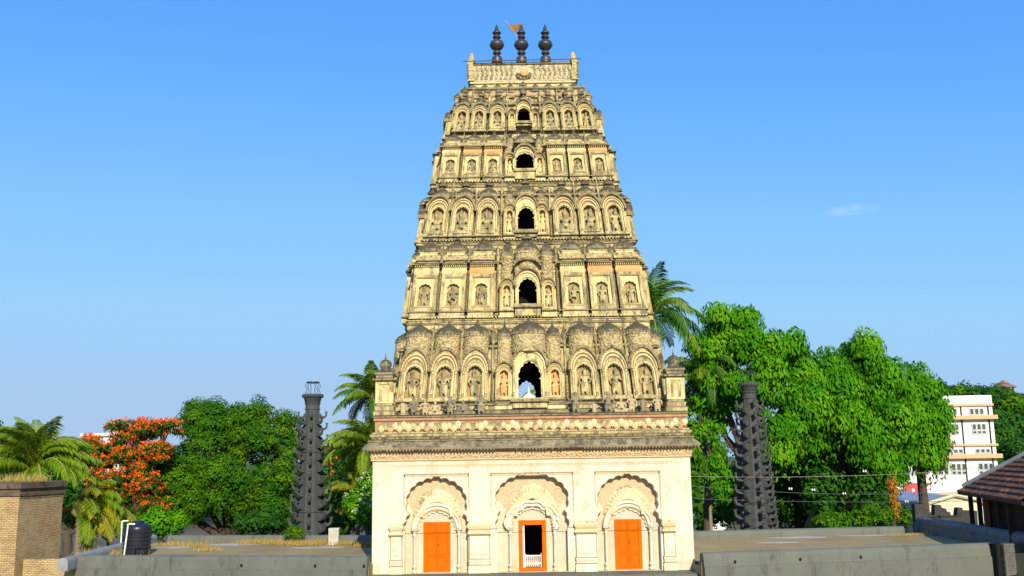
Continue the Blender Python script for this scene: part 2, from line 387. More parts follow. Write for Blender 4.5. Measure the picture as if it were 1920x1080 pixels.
def spike(b, c, h, r_=0.03):
    b.lathe([(r_ * 1.8, 0), (r_ * 2.6, h * .08), (r_ * 1.2, h * .16), (r_ * 2.2, h * .3), (r_, h * .4), (r_ * .6, h * .8), (.01, h)], c, 8)
def pot(b, c, r_, h):
    """kalash: foot, swelling pot, lid and knob"""
    b.lathe([(r_ * .6, 0), (r_ * .62, h * .08), (r_ * .35, h * .16), (r_ * .38, h * .24), (r_ * .9, h * .36), (r_, h * .5), (r_ * .85, h * .64), (r_ * .4, h * .74), (r_ * .25, h * .8), (r_ * .3, h * .86), (.01, h)], c, 18, ribs=9, amp=.06)
def dome(style, hw, z0, z1, z2, z3, m_top, m_band):
    """z0 foot, z1 top of drum, z2 top of dome, z3 tip; centre 0,0"""
    b = MB(); h = z2 - z1
    if style == 'onion':
        b.use(m_band); b.lathe([(hw * .98, z0), (hw * .99, z1 - .06), (hw * 1.03, z1 - .05), (hw * 1.03, z1)], seg=28)
        b.use(m_top); b.lathe([(hw * 1.0, z1), (hw * 1.02, z1 + h * .12), (hw * .97, z1 + h * .28), (hw * .82, z1 + h * .48), (hw * .56, z1 + h * .68), (hw * .28, z1 + h * .84), (hw * .12, z1 + h * .94), (hw * .05, z2)], seg=72, ribs=24, amp=.022)
        for k in range(24):   # rim of small leaves
            t = 2 * PI * k / 24; b.sph((hw * 1.0 * math.cos(t), hw * 1.0 * math.sin(t), z1 + h * .02), (hw * .08, hw * .08, h * .12), 5, 4)
        spike(b, (0, 0, z2 - .02), z3 - z2 + .02, .028)
    elif style == 'melon':   # carved square block, necking, flattened ribbed cushion, knob
        k = hw; hb = z1 - z0
        b.use(pale); b.rectlathe(-k * .84, k * .84, -k * .55, k * .55, [(0, z0), (k * .05, z0 + hb * .06), (-k * .04, z0 + hb * .1), (-k * .04, z0 + hb * .2)])
        b.use(m_band); b.rectlathe(-k * .84, k * .84, -k * .55, k * .55, [(-k * .02, z0 + hb * .16), (k * .13, z0 + hb * .26), (k * .15, z0 + hb * .55), (k * .04, z0 + hb * .68), (-k * .06, z0 + hb * .7)])
        b.use(pale); b.rectlathe(-k * .72, k * .72, -k * .45, k * .45, [(0, z0 + hb * .68), (0, z0 + hb * .86), (k * .06, z0 + hb * .89), (k * .06, z0 + hb * .94), (-k * .04, z1)])
        b.use(m_top); b.lathe([(k * .72, z1 - .02), (k * .88, z1 + h * .08), (k * .90, z1 + h * .3), (k * .78, z1 + h * .55), (k * .5, z1 + h * .8), (k * .2, z2)], seg=66, ribs=22, amp=.03, sy=.62)
        for q in range(16):
            t = PI + PI * (q + .5) / 16; b.sph((k * .88 * math.cos(t), k * .88 * math.sin(t) * .62, z1 + h * .08), (k * .06, k * .07, h * .16), 5, 4)
        b.use(m_top); b.lathe([(k * .2, z2 - h * .15), (k * .28, z2 + .02), (k * .12, z2 + .05), (k * .24, z2 + (z3 - z2) * .4), (k * .17, z2 + (z3 - z2) * .65), (.01, z3)], seg=14)
    else:                    # 'pot': half dome with leaf rim, neck and a ribbed pot on top
        b.use(m_band); b.lathe([(hw, z0), (hw * 1.02, z1 - .1), (hw * 1.07, z1 - .08), (hw * 1.07, z1)], seg=24)
        b.use(m_top); b.lathe([(hw * .98, z1), (hw * .95, z1 + h * .3), (hw * .78, z1 + h * .62), (hw * .48, z1 + h * .9), (hw * .3, z2)], seg=48, ribs=16, amp=.03)
        for k in range(18):
            t = 2 * PI * k / 18; b.sph((hw * .98 * math.cos(t), hw * .98 * math.sin(t), z1 + h * .05), (hw * .1, hw * .1, h * .2), 5, 4)
        pot(b, (0, 0, z2 - .03), hw * .5, z3 - z2)
    return b
def colonette(b, x, y, z0, z1, r_):
    h = z1 - z0
    b.lathe([(r_ * 1.5, 0), (r_ * 1.5, h * .04), (r_ * .8, h * .07), (r_ * 1.5, h * .13), (r_ * .8, h * .19), (r_, h * .24), (r_ * .9, h * .84), (r_ * 1.3, h * .88), (r_ * .9, h * .91), (r_ * 1.6, h * .97), (r_ * 1.6, h)], (x, y, z0), 10)
def beads(b, x, y, z0, z1, r_, ztop=None):
    """stacked vase pilaster in the gap between bays"""
    n = max(1, int((z1 - z0) / (r_ * 2.3))); h = (z1 - z0) / n; pr = []
    for i in range(n): pr += [(r_ * .9, i * h), (r_ * .95, (i + .1) * h), (r_ * .5, (i + .18) * h), (r_ * 1.0, (i + .5) * h), (r_ * .55, (i + .85) * h), (r_ * .9, (i + .9) * h)]
    if ztop: pr += [(r_ * .8, z1 - z0), (r_ * .8, ztop - z0), (r_ * 1.3, ztop - z0 + .05), (r_ * .6, ztop - z0 + .12), (r_ * 1.3, ztop - z0 + .3), (r_ * 1.1, ztop - z0 + .42), (r_ * .4, ztop - z0 + .5), (r_ * .6, ztop - z0 + .58), (.01, ztop - z0 + .85)]
    b.lathe(pr, (x, y, z0), 10)

def arch_bay(P, T, hw, zb, z0, zs, zt, proj, kind, rnd, m_body=stone, m_hood=crust, figm=None, hood=1.0, name='niche_bay'):
    """round arched niche bay; T places local (x along wall, -y outwards) in the tower"""
    b = MB(); b.M = T; n = 16
    rx = hw; ah = zt - zs
    # niche opening
    nh = hw * .52; nzs = zs - (zs - z0) * .10; nzt = nzs + nh * 1.0
    z0n = z0 + .05
    b.use(m_body); b.prism(arch(0, zb, rx, zs, zs + ah * .93, n), -proj, .45, [cusped(0, z0n, nh, nzs, nzt, 7, .10, 3)])
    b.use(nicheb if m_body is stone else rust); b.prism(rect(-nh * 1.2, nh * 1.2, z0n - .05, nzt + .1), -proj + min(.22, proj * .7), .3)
    b.use(pale); b.band(arch(0, z0n, nh * 1.14, nzs, nzt + nh * .16, n), arch(0, z0n, nh * 1.34, nzs, nzt + nh * .40, n), -proj - .03, -proj + .02)
    colonette(b, -hw * .8, -proj - .02, z0, zs - .02, hw * .085); colonette(b, hw * .8, -proj - .02, z0, zs - .02, hw * .085)
    # stepped arches over the niche
    b.use(pale); b.band(arch(0, zs, rx * .70, zs, zs + ah * .56, n), arch(0, zs, rx * .78, zs, zs + ah * .64, n), -proj - .05, -proj + .02)
    b.band(arch(0, zs, rx * .86, zs, zs + ah * .70, n), arch(0, zs, rx * .93, zs, zs + ah * .76, n), -proj - .08, -proj + .02)
    b.use(rust if rnd.random() < .7 else yell); b.band(arch(0, zs + .01, rx * .93, zs, zs + ah * .765, n), arch(0, zs + .01, rx * 1.0, zs, zs + ah * .90, n), -proj - .04, -proj + .02)
    b.use(grime)
    for k_ in (.66, .80, .955): b.band(arch(0, zs, rx * k_, zs, zs + ah * (k_ - .155), n), arch(0, zs, rx * k_ + .025, zs, zs + ah * (k_ - .155) + .025, n), -proj - .035, -proj + .02)
    b.band(arch(0, z0n, nh * 1.36, nzs, nzt + nh * .42, n), arch(0, z0n, nh * 1.36 + .022, nzs, nzt + nh * .42 + .022, n), -proj - .012, -proj + .02)
    # fringe of little drops under the hood
    b.use(pale); K = 17
    for k in range(K):
        t = PI * (k + .5) / K; b.sph((rx * .97 * math.cos(t), -proj - .09, zs + ah * .86 * math.sin(t)), (.02 * hood, .03, .03 * hood), 4, 3)
    b.use(m_hood); b.band(arch(0, zs - .02, rx * .99, zs, zs + ah * .90, n), arch(0, zs - .02, rx * 1.10, zs, zt, n), -proj - .16, .45)
    b.band(arch(0, zs - .02, rx * 1.10, zs, zt, n), arch(0, zs - .02, rx * 1.15, zs, zt + .03, n), -proj - .12, .4)
    # sill and foot
    b.use(stone); b.box(-hw * 1.02, hw * 1.02, -proj - .08, .3, z0 - .07, z0)
    b.use(crust); b.box(-hw * 1.06, hw * 1.06, -proj - .11, .3, z0 - .11, z0 - .072)
    o = b.build(name, None, P)
    if kind:
        fh = (nzt - z0n) * (.93 if not kind.startswith('seat') else .98)
        q = inst('relief_figure', fig_mesh(kind, figm or m_body), P)
        q.matrix_local = T @ Matrix.Translation((0, -proj + .10, z0n + .01)) @ Matrix.Diagonal((fh * (1.0 if rnd.random() < .5 else -1.0), fh * .8, fh, 1))
    return o
def rect_bay(P, T, hw, zb, z0, z1, zc, proj, kind, rnd):
    """framed square panel bay with a cornice on top"""
    b = MB(); b.M = T; h = z1 - z0
    fx = hw * .68; f0_, f1_ = z0 + h * .10, z1 - h * .10
    b.use(stone); b.prism(rect(-hw * .93, hw * .93, zb, z1), -proj, .4, [rect(-fx, fx, f0_, f1_)])
    b.prism(rect(-hw * .93, -fx - .015, z0, z1), -proj - .025, -proj + .01); b.prism(rect(fx + .015, hw * .93, z0, z1), -proj - .025, -proj + .01)
    nh = hw * .46; nzs = f0_ + (f1_ - f0_) * .62; nzt = nzs + nh * .8
    b.use(pale); b.prism(rect(-fx - .02, fx + .02, f0_ - .02, f1_ + .02), -proj + .05, .3, [cusped(0, f0_ + .03, nh, nzs, nzt, 5, .12, 3)])
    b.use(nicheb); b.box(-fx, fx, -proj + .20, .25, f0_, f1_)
    hc = zc - z1
    b.use(grime); b.prism(rect(-fx - .05, fx + .05, f0_ - .05, f1_ + .05), -proj - .008, -proj + .01, [rect(-fx - .02, fx + .02, f0_ - .02, f1_ + .02)])
    b.prism(rect(-nh * 1.25, nh * 1.25, f0_ + .03, f0_ + .05), -proj + .035, -proj + .1)
    b.use(rust if rnd.random() < .6 else pale); b.rectlathe(-hw * .93, hw * .93, -proj, .4, [(0.0, z1), (.03, z1 + hc * .2), (.03, z1 + hc * .3), (.01, z1 + hc * .32), (.01, z1 + hc * .58), (.07, z1 + hc * .64)])
    b.use(pale); K = max(6, int(hw * 22))
    for k in range(K):
        x = -hw * .95 + hw * 1.9 * (k + .5) / K; b.box(x - .018, x + .018, -proj - .10, -proj, z1 + hc * .60, z1 + hc * .74)
    b.use(crust); b.rectlathe(-hw * .93, hw * .93, -proj, .4, [(.06, z1 + hc * .74), (.15, z1 + hc * .78), (.15, z1 + hc * .86), (.03, zc)])
    b.rectlathe(-hw, hw, -proj, .3, [(.02, z0 - .11), (.06, z0 - .10), (.06, z0 - .05), (.02, z0 - .04)])
    o = b.build('niche_bay', None, P)
    if kind:
        fh = (nzt - f0_ - .05) * (.95 if not kind.startswith('seat') else 1.0)
        q = inst('relief_figure', fig_mesh(kind, stone), P)
        q.matrix_local = T @ Matrix.Translation((0, -proj + .10, f0_ + .04)) @ Matrix.Diagonal((fh * (1.0 if rnd.random() < .5 else -1.0), fh * .8, fh, 1))
    return o
def put_dome(P, T, style, hw, z0, z1, z2, z3, y=0.12, m_top=crust, m_band=carved, name='dome'):
    b = dome(style, hw, z0, z1, z2, z3, m_top, m_band); b_ = MB(); b_.mats = b.mats
    b_.v = [tuple(T @ (Vector(p) + Vector((0, y, 0)))) for p in b.v]; b_.f = b.f; b_.mi = b.mi
    return b_.build(name, None, P)
def walls(b, hx, y0, y1, z0, z1, t=.4, hole=None, backhole=None):
    b.prism(rect(-hx, hx, z0, z1), y0, y0 + t, [hole] if hole else [])
    b.prism(rect(-hx, hx, z0, z1), y1 - t, y1, [backhole] if backhole else [])
    b.box(-hx, -hx + t, y0 + t, y1 - t, z0, z1); b.box(hx - t, hx, y0 + t, y1 - t, z0, z1)
    b.box(-hx + t, hx - t, y0 + t, y1 - t, z1 - .25, z1 - .002); b.box(-hx + t, hx - t, y0 + t, y1 - t, z0 + .002, z0 + .06)

TI = {
 1: dict(Y=.9, YB=11.1, bays=[103, 160.5, 218], hw=26.5, nar=(48, 15.5), c=32, style='arch', base=776, sill=746, spring=694, top=650, drum=626, dtop=603, tip=585,
         win=(746, 680, 21), figs=['attend', 'four', 'four', 'stand', 'attend', 'stand'], ds='onion'),
 2: dict(Y=1.9, YB=10.1, bays=[87, 140, 193.5], hw=25, nar=(39, 13), c=24, style='rect', base=603, sill=579, spring=512, top=490, drum=467, dtop=449, tip=438,
         win=(570, 524, 17), figs=['four', 'dance', 'four', 'dance', 'attend', 'stand'], ds='melon'),
 3: dict(Y=2.8, YB=9.2, bays=[73, 120.5, 167], hw=21.5, nar=(31, 11), c=20, style='arch', base=455, sill=438, spring=394, top=365, drum=363, dtop=348, tip=330,
         win=(431, 391, 15.5), figs=['seat', 'seatfour', 'seat', 'seat', 'seatfour', 'stand'], ds='pot'),
 4: dict(Y=3.6, YB=8.4, bays=[60, 99.5, 140], hw=18.5, nar=(28, 9), c=19, style='rect', base=346, sill=328, spring=286, top=272, drum=258, dtop=246, tip=239,
         win=(317, 289, 17), figs=['seat', 'seatfour', 'seat', 'four', 'seat', 'stand'], ds='melon'),
 5: dict(Y=4.3, YB=7.7, bays=[50, 84.5, 117], hw=15, nar=(22, 7), c=14, style='arch', base=246, sill=242, spring=212, top=193, drum=190, dtop=178, tip=160,
         win=(228, 204, 11.5), figs=['seat', 'seat', 'seatfour', 'seat', 'seat', 'four'], ds='pot'),
}
ZB = {i: zr(TI[i]['base'], TI[i]['Y']) for i in TI}; ZB[6] = zr(181, 5.0)
def tier(i):
    t = TI[i]; rnd = random.Random(i); Y = t['Y']; Z = lambda v: zr(v, Y)
    ax = AX[i]; s = (at(ax + 1, t['sill'], Y) - at(ax, t['sill'], Y)).x
    hw = t['hw'] * s; nx, nhw = t['nar'][0] * s, t['nar'][1] * s; chw = t['c'] * s
    hx = t['bays'][2] * s + hw * 1.0
    zb, z0, zs, zt, zdr, zdt, ztip = ZB[i], Z(t['sill']), Z(t['spring']), Z(t['top']), Z(t['drum']), Z(t['dtop']), Z(t['tip'])
    ztop = ZB[i + 1]
    yw = Y + .35                       # wall plane behind the bays
    proj = .35
    wv0, wv1, whw = t['win']; whw *= s; wz0, wz1 = Z(wv0), Z(wv1)
    wpath = cusped(0, wz0, whw, wz0 + (wz1 - wz0) * .55, wz1, 7 if i != 4 else 5, .08, 3, neck=(.06 if i != 5 else .03))
    b = MB()
    zc = zt if t['style'] == 'arch' else Z(t['top'])
    wbig = rect(-whw * 1.35, whw * 1.35, wz0 + .004, min(wz1 + .5, zc - .05))
    zlow = zb - .3 if i == 1 else PREV[0] + .05
    b.use(stone); walls(b, hx - .12, yw, t['YB'], zlow, zc + .1, .4, wbig, wpath if i == 1 else None)
    # wider body behind
    b.box(-hx - .20, -hx + .1, yw + .55, t['YB'] - .55, zlow, zc + .02); b.box(hx - .1, hx + .20, yw + .55, t['YB'] - .55, zlow, zc + .02)
    b.use(crust)
    for sg in (-1, 1):
        xa, xb = (-hx - .20, -hx + .1) if sg < 0 else (hx - .1, hx + .20)
        b.rectlathe(xa, xb, yw + .55, t['YB'] - .55, [(0, zc - .08), (.12, zc - .02), (.12, zc + .06), (0, zc + .12)])
    if i == 1:  # near-black lining added inside the lowest storey, painting the room's shade
        b.use(painted_dark); b.prism(rect(-hx + .55, hx - .55, zb, zc - .2), t['YB'] - .5, t['YB'] - .42, [wpath]); b.box(-hx + .55, hx - .55, yw + .45, t['YB'] - .5, zc - .3, zc - .2)
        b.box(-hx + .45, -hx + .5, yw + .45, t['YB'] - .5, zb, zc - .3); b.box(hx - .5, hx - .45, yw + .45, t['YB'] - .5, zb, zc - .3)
    if i > 1: b.use(painted_dark); b.box(-1.3, 1.3, yw + .75, yw + .8, zlow + .1, zc); b.box(-1.3, 1.3, yw + .41, yw + .75, wz0 - .3, wz0 - .05); b.box(-1.3, 1.3, yw + .405, yw + .85, zc - .21, zc - .155)  # added near-black partition, floor and ceiling; the window's shade is their colour
    # ledge mouldings at the foot and cornice behind the domes
    zp = z0 - .11; H = zp - zb
    if i == 1:
        b.use(crust); b.rectlathe(-hx, hx, Y + .05, t['YB'], [(.06, zb - .1), (.10, zb + H * .30), (.02, zb + H * .36), (.02, zb + H * .6), (.1, zb + H * .7), (.1, zb + H * .82), (-.02, zp)])
    else:
        b.use(stone); b.rectlathe(-hx, hx, Y + .12, t['YB'], [(-.06, zlow + .02), (-.06, zb - .3), (0, zb - .25), (0, zb + H * .2), (.05, zb + H * .25), (.05, zb + H * .34), (-.04, zb + H * .38), (-.04, zb + H * .9)])
        b.use(crust); b.rectlathe(-hx, hx, Y + .12, t['YB'], [(-.02, zb + H * .5), (.10, zb + H * .58), (.10, zb + H * .70), (-.03, zb + H * .8)])
        b.use(crust); b.rectlathe(-hx, hx, Y + .12, t['YB'], [(-.05, zb - .12), (.05, zb - .06), (.05, zb + .0), (-.02, zb + .04)])
        b.use(stone)
        for k in range(int(hx * 2 / .3)):
            x = -hx + .15 + k * .3; b.sph((x, Y + .1, zb - .28), (.07, .05, .09), 6, 5)
        K = int(hx * 2 / .13); b.use(pale)
        for k in range(K):
            x = -hx + (k + .5) * 2 * hx / K; b.box(x - .03, x + .03, Y - .02, Y + .1, zb + H * .44, zb + H * .57)
    b.use(pale)
    for xa, xb in ((-hx + .12, -whw * 1.6), (whw * 1.6, hx - .12)): b.rectlathe(xa, xb, yw, yw + .3, [(0, zs + .05), (.05, zs + .1), (.05, zs + .16), (0, zs + .2)])
    b.use(crust); b.rectlathe(-hx + .1, hx - .1, yw, t['YB'], [(0, zc - .05), (.14, zc + .02), (.14, zc + .1), (.02, zc + .16)])
    st = b.build('storey', None, tower)
    # vase pilasters in the gaps
    xs = [nx + nhw] + [x * s for x in t['bays']]
    b = MB(); b.use(stone)
    gaps = [((nx + nhw) + (t['bays'][0] * s - hw)) / 2] + [(t['bays'][k] + t['bays'][k + 1]) / 2 * s for k in (0, 1)]
    for g in gaps:
        for sg in (-1, 1):
            pb = MB(); pb.use(stone); gr = max(.06, t['hw'] * s * .10)
            beads(pb, sg * g, yw - .10, z0 - .05, zs + (.0 if t['style'] == 'arch' else .2), gr, zt - (.02 if t['style'] == 'arch' else .12))
            pb.build('pilaster', None, st)
    T0 = Matrix.Translation((0, yw, 0))
    # centre bay: three lobed front with the open window
    b = MB(); b.M = T0; cz = zt - (.02 if t['style'] == 'arch' else .28) + (0.05 if i == 1 else 0)
    cz = max(cz, wz1 + .42) if i >= 4 else cz
    cs = zs + (cz - zs) * .15 if t['style'] == 'arch' else wz1 - (wz1 - wz0) * .25
    cp = proj + .10; nt_ = cs + (cz - cs) * .55
    b.use(pale if i != 4 else pale)
    b.prism(arch(0, wz0 - .08, chw, cs, cs + (cz - cs) * .9), -cp, -cp + .09, [wpath])
    b.prism(arch(0, wz0 - .08, chw * .99, cs, cs + (cz - cs) * .88), -cp + .09, .05, [arch(0, wz0 + .003, whw * 1.14, wz0 + (wz1 - wz0) * .55, min(wz1 + .12, cs + (cz - cs) * .82))])
    b.use(stone); b.box(-chw * .98, chw * .98, -cp + .02, .05, zb + .25, wz0 - .15)
    b.use(pale)
    b.band(arch(0, wz0, whw * 1.12, cs - (cs - wz1) * 0 - .1 if False else wz0 + (wz1 - wz0) * .55, wz1 + .08), arch(0, wz0, whw * 1.3, wz0 + (wz1 - wz0) * .55, wz1 + .18), -cp - .05, -cp + .02)
    b.band(arch(0, cs, chw * .86, cs, cs + (cz - cs) * .70), arch(0, cs, chw * .95, cs, cs + (cz - cs) * .78), -cp - .06, -cp + .02)
    b.use(rust); b.band(arch(0, cs, chw * .95, cs, cs + (cz - cs) * .78), arch(0, cs, chw * 1.0, cs, cs + (cz - cs) * .9), -cp - .03, -cp + .02)
    b.use(crust); b.band(arch(0, cs - .02, chw, cs, cs + (cz - cs) * .9), arch(0, cs - .02, chw * 1.12, cs, cz + .04), -cp - .17, .4)
    b.use(pale); K = 17
    for k in range(K):
        q = PI * (k + .5) / K; b.sph((chw * .97 * math.cos(q), -cp - .08, cs + (cz - cs) * .85 * math.sin(q)), (.025, .03, .035), 4, 3)
    colonette(b, -chw * .92, -cp - .02, wz0, cs - .02, chw * .07); colonette(b, chw * .92, -cp - .02, wz0, cs - .02, chw * .07)
    b.use(crust if i < 4 else stone); b.box(-chw * 1.1, chw * 1.1, -cp - (.1 if i < 4 else .04), .0, wz0 - .16 if i < 4 else wz0 - .11, wz0 - .06); b.use(stone); b.box(-chw * 1.05, chw * 1.05, -cp - .06, 0, wz0 - .06, wz0 - .002)
    b.build('window_bay', None, st)
    if t['style'] == 'rect':            # upper hood with carved block above the window
        b = MB(); b.M = T0; zz0 = cz + .05; zz1 = Z(t['top'])
        b.use(stone); b.prism(arch(0, cz - .3, chw * 1.0, zz0, zz1 + .05), -cp + .1, .05)
        b.use(crust); b.band(arch(0, zz0, chw * 1.0, zz0, zz1 + .02), arch(0, zz0, chw * 1.14, zz0, zz1 + .12), -cp - .2, .3)
        b.build('hood', None, st)
    dh = zdt - zdr
    if i == 1: put_dome(st, T0, 'onion', chw * 1.08, zt - .2, zdr + .05, zdt + .12, ztip, .1)
    elif i == 5:
        put_dome(st, T0, 'pot', chw * .95, zt - .1, zdr + .02, zdt, ztip + .1, .0)
    else: put_dome(st, T0, 'pot', chw * .98, cz, max(Z(t['top']) + .1, zdr - .1), max(zdt - .02, Z(t['top']) + .45), ztip + (0.05 if i != 2 else .1), .0, m_band=carved)
    for sg in (-1, 1):
        Tn = Matrix.Translation((sg * nx, yw, 0))
        f = 0.86
        nz0 = z0 + .02; nzs = zs - (nhw * .2); nzt = nzs + (nhw * 1.25)
        if t['style'] == 'rect': nzs = cs - .05; nzt = nzs + nhw * 1.2
        arch_bay(st, Tn, nhw, zb + .2, nz0, nzs, nzt, proj, 'attend', rnd, pale, crust, rust if i == 1 else pale, .8)
        if i != 5: put_dome(st, Tn, 'onion' if i == 1 else 'pot', nhw * .98, nzt - .12, max(nzt + .28, zdr - .25) if i != 1 else zdr - .1, zdt - .12 if i != 1 else zdt - .1, ztip - (.1 if i != 1 else .2), .08)
        for k, bx in enumerate(t['bays']):
            Tb = Matrix.Translation((sg * bx * s, yw, 0)); kd = t['figs'][k if sg < 0 else 3 + k]
            if t['style'] == 'arch': arch_bay(st, Tb, hw, zb + .2, z0, zs, zt, proj, kd, rnd)
            else: rect_bay(st, Tb, hw, zb + .2, z0, zs, Z(t['top']), proj, kd, rnd)
            put_dome(st, Tb, t['ds'], hw * (.98 if t['ds'] != 'pot' else .86), zt - .25 if t['ds'] == 'onion' else zt - .02, zdr, zdt, ztip, .12)
        # side face bays
        L_ = t['YB'] - yw - 1.1; nb = 3; 
        for k in range(nb):
            yy = yw + .55 + L_ * (k + .5) / nb; ex = .12 if k == 1 else 0
            if sg < 0: Ts = Matrix.Translation((-hx - .20 - ex, yy, 0)) @ Matrix.Rotation(-PI / 2, 4, 'Z')
            else: Ts = Matrix.Translation((hx + .20 + ex, yy, 0)) @ Matrix.Rotation(PI / 2, 4, 'Z')
            h2 = min(L_ / nb * .42, hw * 1.15)
            if t['style'] == 'arch': arch_bay(st, Ts, h2, zb + .2, z0, zs, zt, .2, 'stand', rnd)
            else: rect_bay(st, Ts, h2, zb + .2, z0, zs, Z(t['top']), .2, 'stand', rnd)
            put_dome(st, Ts, t['ds'], h2 * .9, zt - .25 if t['ds'] == 'onion' else zt - .02, zdr, zdt, ztip, .12)
    # small pots standing between the domes
    for g in gaps + [nx * .5]:
        for sg in (-1, 1):
            b = MB(); pot(b, (sg * g, yw + .05, zt + .05), hw * .22, (zdt - zt) * .8 + .1); b.build('pot_finial', crust, st)
    PREV[0] = zc
    # each storey leans inwards as it rises
    za, zb2 = z0, zdt
    f_ = lambda z: 1.022 - .072 * min(1.15, max(-.3, (z - za) / (zb2 - za)))
    for o in [st] + [q for q in COL.objects if q.parent == st]:
        if o.name.startswith('relief_figure'):
            o.location.x *= f_(o.location.z + .4); continue
        me = o.data; n_ = len(me.vertices); co = np.empty(n_ * 3, np.float32); me.vertices.foreach_get('co', co); co = co.reshape(-1, 3)
        co[:, 0] *= 1.022 - .072 * np.clip((co[:, 2] - za) / (zb2 - za), -.3, 1.15); me.vertices.foreach_set('co', co.ravel()); me.update()
    return st, hx
PREV = [0]
for i in range(1, 6): ST, HX5 = tier(i)

# ---- crown block: stepped base ringed with pots, then the barrel top
Yc = 5.0; Z = lambda v: at(982, v, Yc).z; s = (at(981, 140, Yc) - at(980, 140, Yc)).x
cr = MB(); cr.use(stone)
cr.box(-4.3 * .68, 4.3 * .68, Yc - .15, 7.15, PREV[0] + .05, Z(166))
cr.use(pink); cr.rectlathe(-2.85, 2.85, Yc - .1, 7.1, [(.1, Z(183)), (.16, Z(180)), (.16, Z(177)), (.05, Z(175))])
cr.use(crust); cr.rectlathe(-2.7, 2.7, Yc - .05, 7.05, [(.1, Z(172)), (.2, Z(169)), (.2, Z(166)), (-.05, Z(163))])
cr.use(pale); cr.rectlathe(-2.42, 2.42, Yc + .1, 6.9, [(.0, Z(166)), (.0, Z(156)), (.08, Z(155)), (.08, Z(152)), (.02, Z(151))])
hb = 100 * s
zz_ = [(hb - .12, Z(152)), (hb - .06, Z(146)), (hb - .06, Z(120)), (hb - .15, Z(113))]
cr.use(mat('grey crusted top stone', (0.62, 0.52, 0.32), (0.46, 0.37, 0.22), (.14, .115, .07), .42, .3, 2.0, bump=.9, kind='carved', streak=True))
cr.rectlathe(-hb, hb, Yc + .15, 6.85, [(0, Z(152)), (.05, Z(150)), (.05, Z(148)), (0, Z(146)), (.0, Z(128)), (-.06, Z(118)), (-.16, Z(113))])
cr.use(crust); cr.rectlathe(-hb, hb, Yc + .15, 6.85, [(-.05, Z(119)), (.02, Z(117.5)), (.02, Z(115)), (-.2, Z(113.5))])
# rows of upright leaves and a central lotus on the barrel face
cr.use(mat('worn leaf relief', (.58, .49, .28), (.36, .29, .16), LICH, .55, .2, 2.5))
for k in range(22):
    x = -hb + .12 + k * (2 * hb - .24) / 21
    if abs(x) < .35: continue
    cr.sph((x, Yc + .13, Z(143)), (.07, .05, .13), 6, 5); cr.sph((x + .06, Yc + .12, Z(134)), (.055, .05, .16), 6, 5); cr.sph((x, Yc + .13, Z(126)), (.05, .05, .14), 6, 5)
cr.use(rust); cr.sph((.05, Yc + .05, Z(136)), (.2, .12, .2)); cr.use(crust)
for k in range(7):
    t = PI * (k / 6) + PI; cr.sph((.05 + .3 * math.cos(t), Yc + .08, Z(138) + .2 * math.sin(t)), (.09, .07, .09), 6, 5)
cro = cr.build('crown_block', None, tower)
def crown_pot(x, y, z, r_, h, m_=crust):
    b = MB(); b.use(stone if random.random() < .5 else pink); b.rectlathe(x - r_ * .7, x + r_ * .7, y - r_ * .6, y + r_ * .6, [(0, z), (r_ * .1, z + h * .1), (-r_ * .1, z + h * .16), (-r_ * .1, z + h * .3), (r_ * .12, z + h * .34), (r_ * .12, z + h * .4)])
    b.use(m_); b.lathe([(r_ * .6, h * .38), (r_ * 1.0, h * .46), (r_ * 1.02, h * .56), (r_ * .8, h * .72), (r_ * .35, h * .8), (r_ * .3, h * .85), (r_ * .36, h * .9), (.02, h)], (x, y, z), 18, ribs=9, amp=.05)
    b.build('pot_finial', None, cro)
for k in range(11):
    x = -2.75 + k * .55; crown_pot(x, Yc - .12, Z(186), .21, Z(163 + 3 * abs(math.sin(k * 2.1))) - Z(186))
for k in range(9):
    x = -2.4 + k * .6; crown_pot(x, Yc + .02, Z(170), .17 if k % 2 else .2, Z(153 if k == 4 else 157) - Z(170))
for sg in (-1, 1):
    for k in range(4): crown_pot(sg * 3.1, Yc + .3 + k * .55, Z(188), .2, Z(168) - Z(188)); crown_pot(sg * 2.75, Yc + .2 + k * .5, Z(172), .17, Z(157) - Z(172))
for sg in (-1, 1):           # curled horn at each end
    b = MB(); b.use(carved)
    out_ = [(0, Z(150)), (.30, Z(150)), (.34, Z(140)), (.26, Z(126)), (.26, Z(116)), (.34, Z(110)), (.28, Z(108)), (.30, Z(103)), (.22, Z(98)), (.13, Z(100)), (.08, Z(108)), (.0, Z(116)), (-.03, Z(130))]
    base = sg * (hb + .02) - sg * .30
    pts = [(base + sg * (.36 - q[0]) , q[1]) for q in out_]
    if sg > 0: pts = list(reversed(pts))
    ar = sum(pts[k][0] * pts[(k + 1) % len(pts)][1] - pts[(k + 1) % len(pts)][0] * pts[k][1] for k in range(len(pts)))
    if ar < 0: pts.reverse()
    b.prism(pts, Yc + .0, 7.0); b.use(crust)
    for k in range(6): b.sph((sg * (hb + .08), Yc + .0, Z(120 + 5 * k)), (.06, .06, .06), 6, 5)
    b.build('horn', None, cro)
